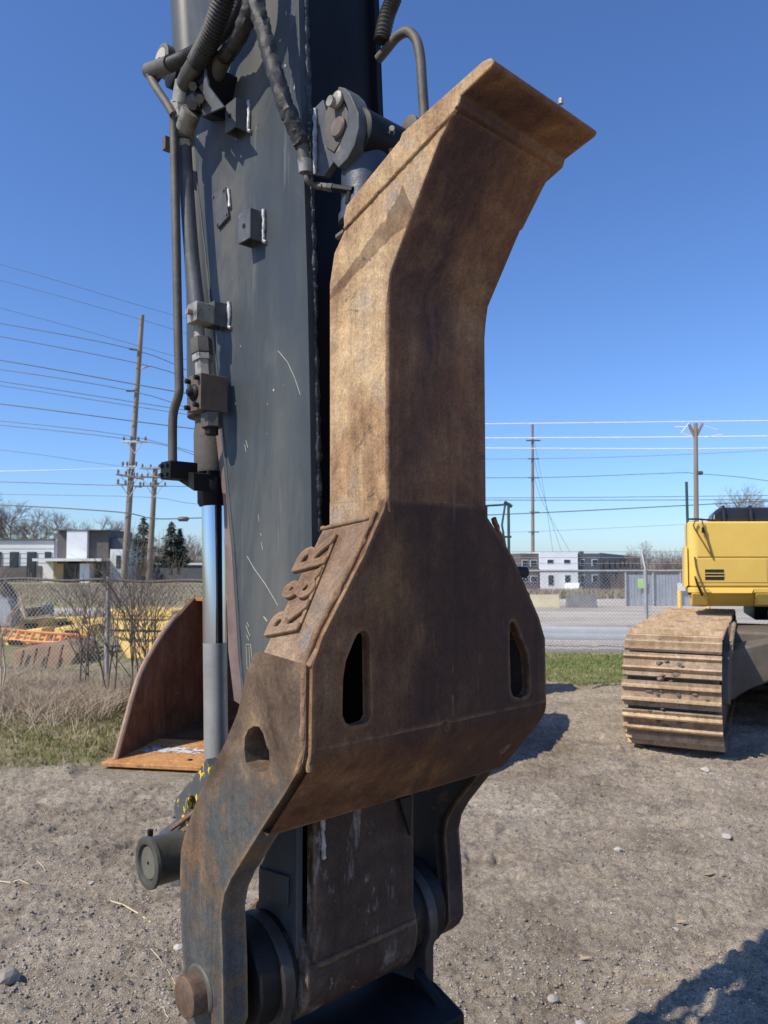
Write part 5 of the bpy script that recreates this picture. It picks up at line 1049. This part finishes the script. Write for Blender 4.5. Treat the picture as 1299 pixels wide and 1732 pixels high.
# upper body. rear face almost square to the camera
Yc = 8.3; rd = Vector((math.cos(.10), -math.sin(.10) * 0 + .02, 0)).normalized(); bdp = Vector((-rd.y, rd.x, 0)); bdp = Vector((math.sin(.34), math.cos(.34), 0)); rd = Vector((1, -.03, 0)).normalized()
o0 = Vector((PX(1163, Yc), Yc, 0)); Wd = 2.75
zt, zm, zl, zb2 = PZ(882, Yc), PZ(993, Yc), PZ(942, Yc), PZ(1027, Yc)
def rounded(u0, u1, d0, z0, z1, r, yo=0.0):
    """rear block with rounded vertical corners"""
    pts = []
    for (cu, a0) in ((u0 + r, 180), (u1 - r, 270)):
        for k in range(7):
            a = math.radians(a0 + k * 15); pts.append(o0 + rd * (cu + r * math.cos(a)) + bdp * (r + r * math.sin(a) + yo))
    pts.append(o0 + rd * u1 + bdp * d0); pts.append(o0 + rd * u0 + bdp * d0)
    mb = MB(); mb.plate([Vector((p.x, p.y, z0)) for p in pts], ZH * (z1 - z0)); return mb
rounded(0, Wd, 1.0, zm + .004, zt, .12).build('counterweight', cat_yellow, ex, bevel=.02, seg=3)
rounded(-.01, Wd + .01, .95, zb2 + .15, zm - .004, .12, -.012).build('counterweight', cat_yellow, ex, bevel=.012)
# chamfered bottom with a cut-out
def UV(u, z, out=0.0): q = o0 + rd * u - bdp * out; return Vector((q.x, q.y, z))
mb = MB(); pr2 = [(0, zb2 + .148), (.10, zb2), (.9, zb2)]
for (u0, u1) in ((0.03, .20), (.70, Wd)):
    mb.plate([UV(u0, zb2 + .148, .01), UV(u0, zb2 + .02, -.05), UV(u0, zb2, -.12), UV(u0, zb2, -.8), UV(u0, zb2 + .148, -.8)], rd * (u1 - u0))
mb.plate([UV(.20, zb2 + .148, -.04), UV(.20, zb2, -.20), UV(.20, zb2, -.8), UV(.20, zb2 + .148, -.8)], rd * .50)
mb.build('counterweight_skirt', cat_yellow, ex, bevel=.01)
mb = MB(); mb.box(UV(.33, zb2 + .15, -.0), rd * .001, bdp * .02, ZH * .03); 
# recessed pocket above the cut-out: sloped lip
mb = MB(); mb.plate([UV(.20, zb2 + .20, .012), UV(.69, zb2 + .20, .012), UV(.66, zb2 + .150, .035), UV(.24, zb2 + .150, .035)], bdp * .02); mb.build('lip', cat_yellow, ex, bevel=.004)
# seams and panel
seam = M('seam', [(.3, (.16, .10, .03)), (.7, (.22, .14, .05))], 3, .8, 0, (), 0)  # dark joint colour, shared by the painted handrail shadows
mb = MB(); mb.box(UV(1.3, zl, .0015), rd * 1.2, bdp * .0015, ZH * .004); mb.build('panel_seam', seam, ex)
mb = MB(); mb.plate([UV(.08, zl - .02, 0), UV(.83, zl - .02, 0), UV(.83, zm + .05, 0), UV(.08, zm + .05, 0)], bdp * -.006); mb.build('access_panel', cat_yellow, ex, bevel=.003)
# slotted vent
vt = MB(); vt.plate([UV(.175, PZ(963, Yc), .007), UV(.375, PZ(963, Yc), .007), UV(.375, PZ(981, Yc), .007), UV(.175, PZ(981, Yc), .007)], bdp * -.002); vo_ = vt.build('vent', hood_black, ex, bevel=.0005)
for py in (969.5, 974.5): mb = MB(); mb.box(UV(.275, PZ(py, Yc), .014), rd * .10, bdp * .003, ZH * .0045); mb.build('vent_bar', cat_yellow, vo_)
# deck behind counterweight + hood
rounded(.1, Wd - .1, 2.6, zm - .1, zt - .06, .05, .9).build('engine_housing', cat_yellow, ex, bevel=.02)
mb = MB(); mb.plate([UV(.28, zt + .002, -.35), UV(.30, zt + .12, -.38), UV(.38, zt + .18, -.42), UV(1.9, zt + .18, -.42), UV(1.98, zt + .12, -.38), UV(2.0, zt + .002, -.35)], bdp * .9); hd_ = mb.build('muffler_cover', hood_black, ex, bevel=.06, seg=4)
for u in (.42, .72, 1.02, 1.32): mb = MB(); mb.tube([UV(u, zt + .005, -.335), UV(u, zt + .12, -.355), UV(u, zt + .185, -.42), UV(u, zt + .185, -1.1)], .018, 8); mb.build('rib', hood_black, hd_)
# cab further forward on the left is hidden; boom omitted from frame. handrail tubes
mb = MB(); pp = onY(1161, 815, 8.5); q0 = Vector((pp.x, 8.5, PZ(815, 8.5))); q1 = Vector((pp.x + .005, 8.5, PZ(1006, 8.5))); mb.tube([q0, q1], .016, 8); mb.build('mast_tube', green_steel, ex)
mb = MB(); mb.tube([Vector((q0.x, 8.5, PZ(878, 8.5))), UV(.12, zt + .03, -.1), UV(.30, zt + .02, -.2)], .011, 6); mb.tube([Vector((q0.x, 8.5, PZ(884, 8.5))), UV(.10, zt + .0, -.05)], .009, 6); mb.build('rail', black_steel, ex)
mb = MB(); mb.tube([Vector((q1.x, 8.4, PZ(960, 8.4))), UV(.09, PZ(990, 8.2), .06), UV(.14, PZ(1008, 8.2), .03)], .011, 6); mb.build('rail', black_steel, ex)
cab_ = MB(); cab_.tube([UV(.04, zt - .03, .10), UV(.03, zt - .1, .16), UV(.15, zt - .3, .06)], .008, 6)
mb = MB(); mb.tube([UV(.09, zt + .01, .03), UV(.065, zt - .05, .03), UV(.13, zt - .17, .026), UV(.255, zt - .385, .022)], .0075, 6, 4); mb.build('hose', seam, ex)  # dark tube drawn as a handrail's shadow on the counterweight
mb = MB(); mb.tube([UV(.155, zt + .01, .03), UV(.175, zt - .09, .03), UV(.21, zt - .22, .026), UV(.258, zt - .385, .022)], .0075, 6, 4); mb.build('hose', seam, ex)  # second handrail shadow, drawn as a dark tube
mb = MB(); mb.box(UV(.165, zt - .095, .03), rd * .015, bdp * .012, ZH * .03); mb.build('work_light', black_steel, ex)
mb = MB(); mb.tube([UV(.07, zl - .0, .012), UV(.085, zl - .12, .012), UV(.13, zl - .26, .012), UV(.19, zl - .42, .02)], .009, 6, 4); mb.build('hose', seam, ex)  # lower handrail shadow line, modelled as a thin dark tube
mb = MB(); mb.plate([UV(-.03, PZ(925, Yc), -.1), UV(-.005, PZ(925, Yc), -.06), UV(-.005, PZ(990, Yc), -.06), UV(-.045, PZ(996, Yc), -.1)], bdp * .8); mb.build('side_door', cat_yellow, ex)
mb = MB(); mb.box(UV(1.2, zb2 - .08, -1.2), rd * .45, bdp * .6, ZH * .1); mb.build('belly_pan', black_steel, ex, bevel=.02)
# ------------------------------------------------------------------ green steel stand half hidden behind the thumb
gs = thing('green_steel_stand', 'dark green steel stand half hidden behind the right edge of the thumb', 'stand', onG(845, 1180))
Yg = 9.0
def G(px, py, dy=0): q = onY(px, py, Yg + dy); return q
mb = MB(); zt0 = PZ(850, Yg)
mb.tube([G(860, 852), Vector((PX(860, Yg), Yg, 0))], .016, 6); mb.tube([G(855, 850), G(849, 888), G(856, 930), G(862, 965)], .012, 6); mb.tube([G(780, 858), G(864, 853)], .012, 6); mb.tube([G(850, 908), G(865, 908)], .012, 6); mb.tube([G(853, 849), G(866, 857)], .02, 6)
mb.tube([Vector((PX(780, Yg), Yg, 0)), G(780, 858)], .016, 6); mb.build('frame', green_steel, gs)
mb = MB(); mb.abox((PX(770, Yg), Yg, .15), (PX(868, Yg), Yg + .5, 1.15)); mb.build('tank', green_steel, gs, bevel=.03)  # unseen block added to cast the shadow on the grass
mb = MB()
for x in (PX(776, Yg), PX(860, Yg)):
    mb.abox((x - .04, Yg + .05, 0), (x + .04, Yg + .45, .15))
mb.build('foot', green_steel, gs)
# ------------------------------------------------------------------ utility poles and wires
def pole(label, pxt, pyt, pxb, pyb, Y, r0, r1, arms=(), group='utility poles'):
    a = onY(pxt, pyt, Y); c = onY(pxb, pyb, Y); z = min(tz(c.x, Y), c.z) - .5
    t_ = (z - a.z) / (c.z - a.z); c = a + (c - a) * t_
    t = thing('utility_pole', label, 'utility pole', c, group); mb = MB(); mb.tube([c, c.lerp(a, .5), a], [r0, (r0 + r1) / 2, r1], 12); mb.build('pole', wood_pole, t)
    for (x0, x1, y, dy, th_, mat) in arms:
        mb = MB(); mb.tube([onY(x0, y - dy, Y - .3), onY(x1, y + dy, Y - .3)], th_, 6); ar = mb.build('crossarm', mat, t)
        if abs(x1 - x0) > 25:
            for k in range(4):
                x = x0 + (x1 - x0) * (.06 + .29 * k); q = onY(x, y - dy + 2 * dy * (x - x0) / (x1 - x0), Y - .3); mb = MB(); mb.lathe(q, ZH, [(0, .05), (.12, .09), (.2, .09), (.3, .11), (.4, .03)], 8); mb.build('insulator', M_ins, ar)
            mb = MB(); xm = (x0 + x1) / 2
            mb.tube([onY(x0 + 8, y, Y - .3), onY(xm, y + 20, Y - .3)], .04, 5); mb.tube([onY(x1 - 8, y, Y - .3), onY(xm, y + 20, Y - .3)], .04, 5); mb.build('brace', galv, ar)
    return t
M_ins = M('insulator', [(.3, (.12, .12, .13)), (.7, (.25, .25, .26))], 3, .3, 0, (), 0)
pole('tall leaning wooden utility pole at the left', 240.5, 533, 211, 960, 60, .26, .17, [(207, 249, 747, 0, .10, grey_wall), (219, 232, 591, 1, .08, cable), (238, 255, 621, -3, .06, galv), (214, 227, 661, 0, .08, cable), (206, 232, 789, 0, .06, grey_wall), (197, 243, 806, 4, .09, wood_pole), (197, 240, 821, 3, .05, wood_pole)])
pole('shorter wooden utility pole right of the tall leaning one', 263, 790, 252, 975, 75, .30, .22, [(238, 286, 792, 1, .10, wood_pole), (228, 290, 807, 1, .10, wood_pole), (240, 282, 822, 0, .07, wood_pole)])
pole('thin distant utility pole right of the thumb', 900.5, 718, 901.5, 990, 105, .26, .17, [(890, 914, 745, 0, .10, cable), (893, 912, 776, 0, .08, cable), (893, 912, 808, 0, .08, cable), (896, 912, 866, 0, .06, cable), (894, 912, 900, 0, .06, cable)])
pt = pole('wooden utility pole rising behind the yellow excavator', 1176.5, 716, 1179, 1046, 46, .17, .12, [])
mb = MB(); mb.tube([onY(1165, 718, 46), onY(1177, 742, 46)], .10, 8); mb.tube([onY(1188, 716, 46), onY(1177, 740, 46)], .08, 8); mb.build('switch_arm', wood_pole, pt)
mb = MB(); mb.tube([onY(1142, 722, 46), onY(1168, 722, 46), onY(1165, 716, 46), onY(1152, 732, 46), onY(1170, 738, 46)], .03, 5); mb.tube([onY(1190, 720, 46), onY(1212, 726, 46), onY(1224, 734, 46), onY(1192, 740, 46)], .025, 5); mb.build('jumper_wire', cable_pale, pt)
mb = MB(); mb.tube([onY(1180, 800, 45.8), onY(1188, 800, 45.8)], .12, 8); mb.build('bracket_box', cable, pt)
tree_in_rail = None
def wire(pts, Y, r, label, mat=cable, group='overhead power lines', Y2=None):
    n = len(pts); P_ = [onY(px, py, Y + ((Y2 - Y) * i / (n - 1) if Y2 else 0)) for i, (px, py) in enumerate(pts)]
    mb = MB(); mb.tube(P_, r, 5, 4); tag(mb.build('power_line', mat, smooth=60), label, 'power line', group)
ORD = ['topmost', 'second', 'third', 'fourth', 'fifth', 'sixth', 'seventh', 'eighth', 'ninth', 'tenth', 'eleventh', 'twelfth', 'thirteenth', 'fourteenth', 'fifteenth', 'sixteenth', 'seventeenth']
WL = [([(-300, 372), (0, 447), (290, 532), (560, 600)], .022), ([(-300, 400), (0, 474), (240, 541), (560, 640)], .022), ([(-300, 455), (0, 521), (290, 601), (560, 680)], .022),
      ([(-300, 500), (0, 547), (226, 591), (330, 633)], .038), ([(-300, 520), (0, 569), (253, 619), (330, 648)], .038), ([(-300, 565), (0, 609), (290, 661), (560, 705)], .05),
      ([(-300, 590), (0, 625), (221, 661), (330, 695)], .035), ([(-300, 606), (0, 645), (290, 690), (560, 730)], .035), ([(-300, 612), (0, 652), (290, 697), (560, 735)], .03),
      ([(-300, 650), (0, 683), (310, 723), (560, 750)], .05), ([(-300, 685), (0, 712), (210, 736), (330, 765)], .028), ([(-300, 695), (0, 719), (247, 747), (330, 770)], .03),
      ([(-300, 738), (0, 761), (215, 790), (560, 830)], .02), ([(-300, 800), (0, 797), (215, 792), (560, 789)], .022), ([(-300, 810), (0, 815), (200, 821), (560, 826)], .032),
      ([(-300, 832), (0, 836), (250, 841), (340, 853), (560, 858)], .02), ([(-300, 843), (0, 854), (200, 866), (260, 877), (340, 876), (560, 872)], .055)]
for i, (p, r) in enumerate(WL):
    wire(p, 59.6, r * .8, '%s overhead line from the top in the sky left of the arm' % ORD[i], cable_pale if i == 13 else cable)
mb = MB(); mb.tube([onY(300, 877, 59.5), onY(303, 878, 59.5), onY(317, 878, 59.5), onY(320, 877, 59.5)], [.05, .18, .18, .05], 8); tag(mb.build('splice_case', cable), 'dark splice case hanging on the lowest cable left of the arm', 'splice case')
WR = [([(640, 718), (826, 717), (1176, 713), (1500, 709)], .06, cable_pale, 'topmost, pale line in the sky right of the thumb'), ([(640, 741), (826, 741), (1176, 739), (1500, 735)], .07, cable_pale, 'second line from the top right of the thumb, pale and thick'),
      ([(640, 757), (826, 758), (1176, 759), (1500, 755)], .06, cable_pale, 'third line right of the thumb, brightest, just above the pole\'s upper arm'), ([(640, 775), (901, 776), (1176, 768), (1500, 750)], .018, cable, 'very thin line below the three pale lines right of the thumb'),
      ([(640, 806), (901, 808), (1140, 800), (1176, 801), (1290, 812), (1500, 850)], .03, cable, 'thin sagging line crossing the middle of both right-hand poles'), ([(640, 841), (900, 842), (1299, 838), (1500, 834)], .03, cable, 'upper line of the close pair above the excavator'),
      ([(640, 844), (900, 846), (1299, 845), (1500, 843)], .035, cable, 'lower line of the close pair above the excavator'), ([(640, 873), (826, 871), (1176, 854), (1500, 836)], .05, cable, 'lowest dark cable right of the thumb, rising to the right'),
      ([(640, 905), (901, 899), (1300, 880), (1500, 872)], .014, cable, 'faint thin line just above the distant trees on the right')]
for p, r, m_, lab in WR: wire(p, 60, r * .72, lab, m_)
for i, (x, lab) in enumerate(((936, 'leftmost slanting guy wire of the thin distant pole'), (952, 'middle slanting guy wire of the thin distant pole'), (968, 'rightmost slanting guy wire of the thin distant pole'))):
    wire([(903, 745 + 30 * i), (920, 830 + 12 * i), (x, 940)], 104, .022, lab, cable, 'guy wires of the distant pole')
# ------------------------------------------------------------------ trees
random.seed(3)
for (px, Y, top, lab) in ((20, 130, 845, 'bare spreading tree behind the left end of the pale office'), (62, 125, 855, 'bare tree right of the one at the left border'), (105, 135, 868, 'lower bare tree behind the pale office roof'),
        (178, 120, 868, 'bare rounded tree behind the brown tower block'), (205, 128, 874, 'small bare tree beside the leaning pole'), (318, 150, 905, 'low brown bare tree just left of the cylinder rod'), (-30, 128, 850, 'bare tree at the very left border')):
    h = (945 - top) / FPX * Y + 3.1; bare_tree(lab, PX(px, Y), Y, h, h * .018, 5, 4, crown=.75, base_z=-1.5, group='bare trees beyond the left field')
for (px, Y, top, lab) in ((1087, 120, 925, 'small bare tree with wide crown between the office and the excavator'), (1262, 90, 822, 'bare tree showing above the black excavator cover'), (1130, 130, 935, 'low bare tree left of the excavator'), (1155, 128, 930, 'bare tree touching the excavator\'s left edge'), (1285, 95, 835, 'bare tree at the right border above the cover')):
    h = (945 - top) / FPX * Y + 1.6 + 4; bare_tree(lab, PX(px, Y), Y, h, h * .014, 5, 4, crown=.7, base_z=-4, group='bare trees beyond the right yard')
def thicket(name, label, x0, x1, Y0, Y1, h, n, zb):
    xs = []; 
    Yp = Y0 + (Y1 - Y0) * rng.random(n); Xp = (x0 + (x1 - x0) * rng.random(n) - CX) / FPX * Yp
    hh = h * (.5 + .5 * rng.random(n)) * (1 + .3 * fbm(Xp * .12, Yp * 0)); V = []; w_ = .035
    a = rng.normal(0, .25, n) * hh; z0 = np.full(n, zb)
    P_ = np.stack([np.stack([Xp - w_, Yp, z0], -1), np.stack([Xp + w_, Yp, z0], -1), np.stack([Xp + a + w_ * .3, Yp, z0 + hh], -1), np.stack([Xp + a - w_ * .3, Yp, z0 + hh], -1)], 1)
    tag(fastmesh(name, P_, np.arange(n)[:, None] * 4 + np.array([0, 1, 2, 3]), twig_far, k=4), label, 'thicket', kind='stuff')
thicket('thicket', 'distant leafless thicket along the horizon at the right', 1010, 1400, 150, 175, 7.5, 2600, -4.5)
thicket('thicket', 'brown leafless brush bank right of the office\'s dark side wing', 1035, 1180, 95, 110, 4.6, 1600, -4.5)
thicket('thicket', 'distant leafless woodland behind the pale office on the left', -200, 400, 140, 165, 8, 3600, -1.8)
# conifers
def conifer(label, px, Y, top, wd):
    x = PX(px, Y); h = (945 - top) / FPX * Y + 1.9; t = thing('conifer', label, 'tree', (x, Y, -.3), 'conifers by the office'); mb = MB(); mb.tube([(x, Y, -.3), (x, Y, h)], [.22, .05], 7); mb.build('trunk', bark, t)
    V = []; Fc = []; n = 2600; wd *= 1.5
    for i in range(n):
        u = random.random() ** .7; z = h * (.15 + .85 * (1 - u)); rad = wd * u * random.uniform(.2, 1) * (1 + .35 * math.sin(z * 5)); a = random.random() * 6.28
        c = Vector((x + rad * math.cos(a), Y + rad * math.sin(a), z - rad * .15)); s = random.uniform(.12, .3); d = Vector((math.cos(a), math.sin(a), -.25 + random.gauss(0, .2))) * s; e_ = Vector((-math.sin(a), math.cos(a), random.gauss(0, .3))) * s * .4
        b_ = len(V); V += [c - e_, c + e_, c + d * 1.6]; Fc.append((b_, b_ + 1, b_ + 2))
    fastmesh('crown', [tuple(v - Vector((x, Y, -.3))) for v in V], Fc, needle, t)
conifer('wide dark conifer between the two left utility poles', 243, 88, 879, 1.7); conifer('slim dark conifer right of the shorter pole', 290, 90, 886, 1.4); conifer('small pointed conifer nearest the cylinder rod', 304, 92, 898, .9)
# shrub saplings by the fence
random.seed(11)
for (px, Y, top, lab, st, lv) in ((196, 8.5, 915, 'bare sapling with several stems just right of the fence post', 3, 3), (232, 8.2, 895, 'tallest bare sapling in front of the yellow bucket shell', 4, 4), (150, 8.9, 935, 'thin bare sapling left of the fence post', 3, 3), (262, 8.0, 935, 'bare sapling leaning by the rusty bucket rim', 3, 3), (8, 8.6, 915, 'pale dry brush plume at the left border', 3, 3)):
    h = (945 - top) / FPX * Y + 1.6
    bare_tree(lab, PX(px, Y), Y, h, .011, lv, 3, name='bare_shrub', mat=dry if 'pale' in lab else bark, crown=.42, stems=st, group='bare saplings along the left fence')
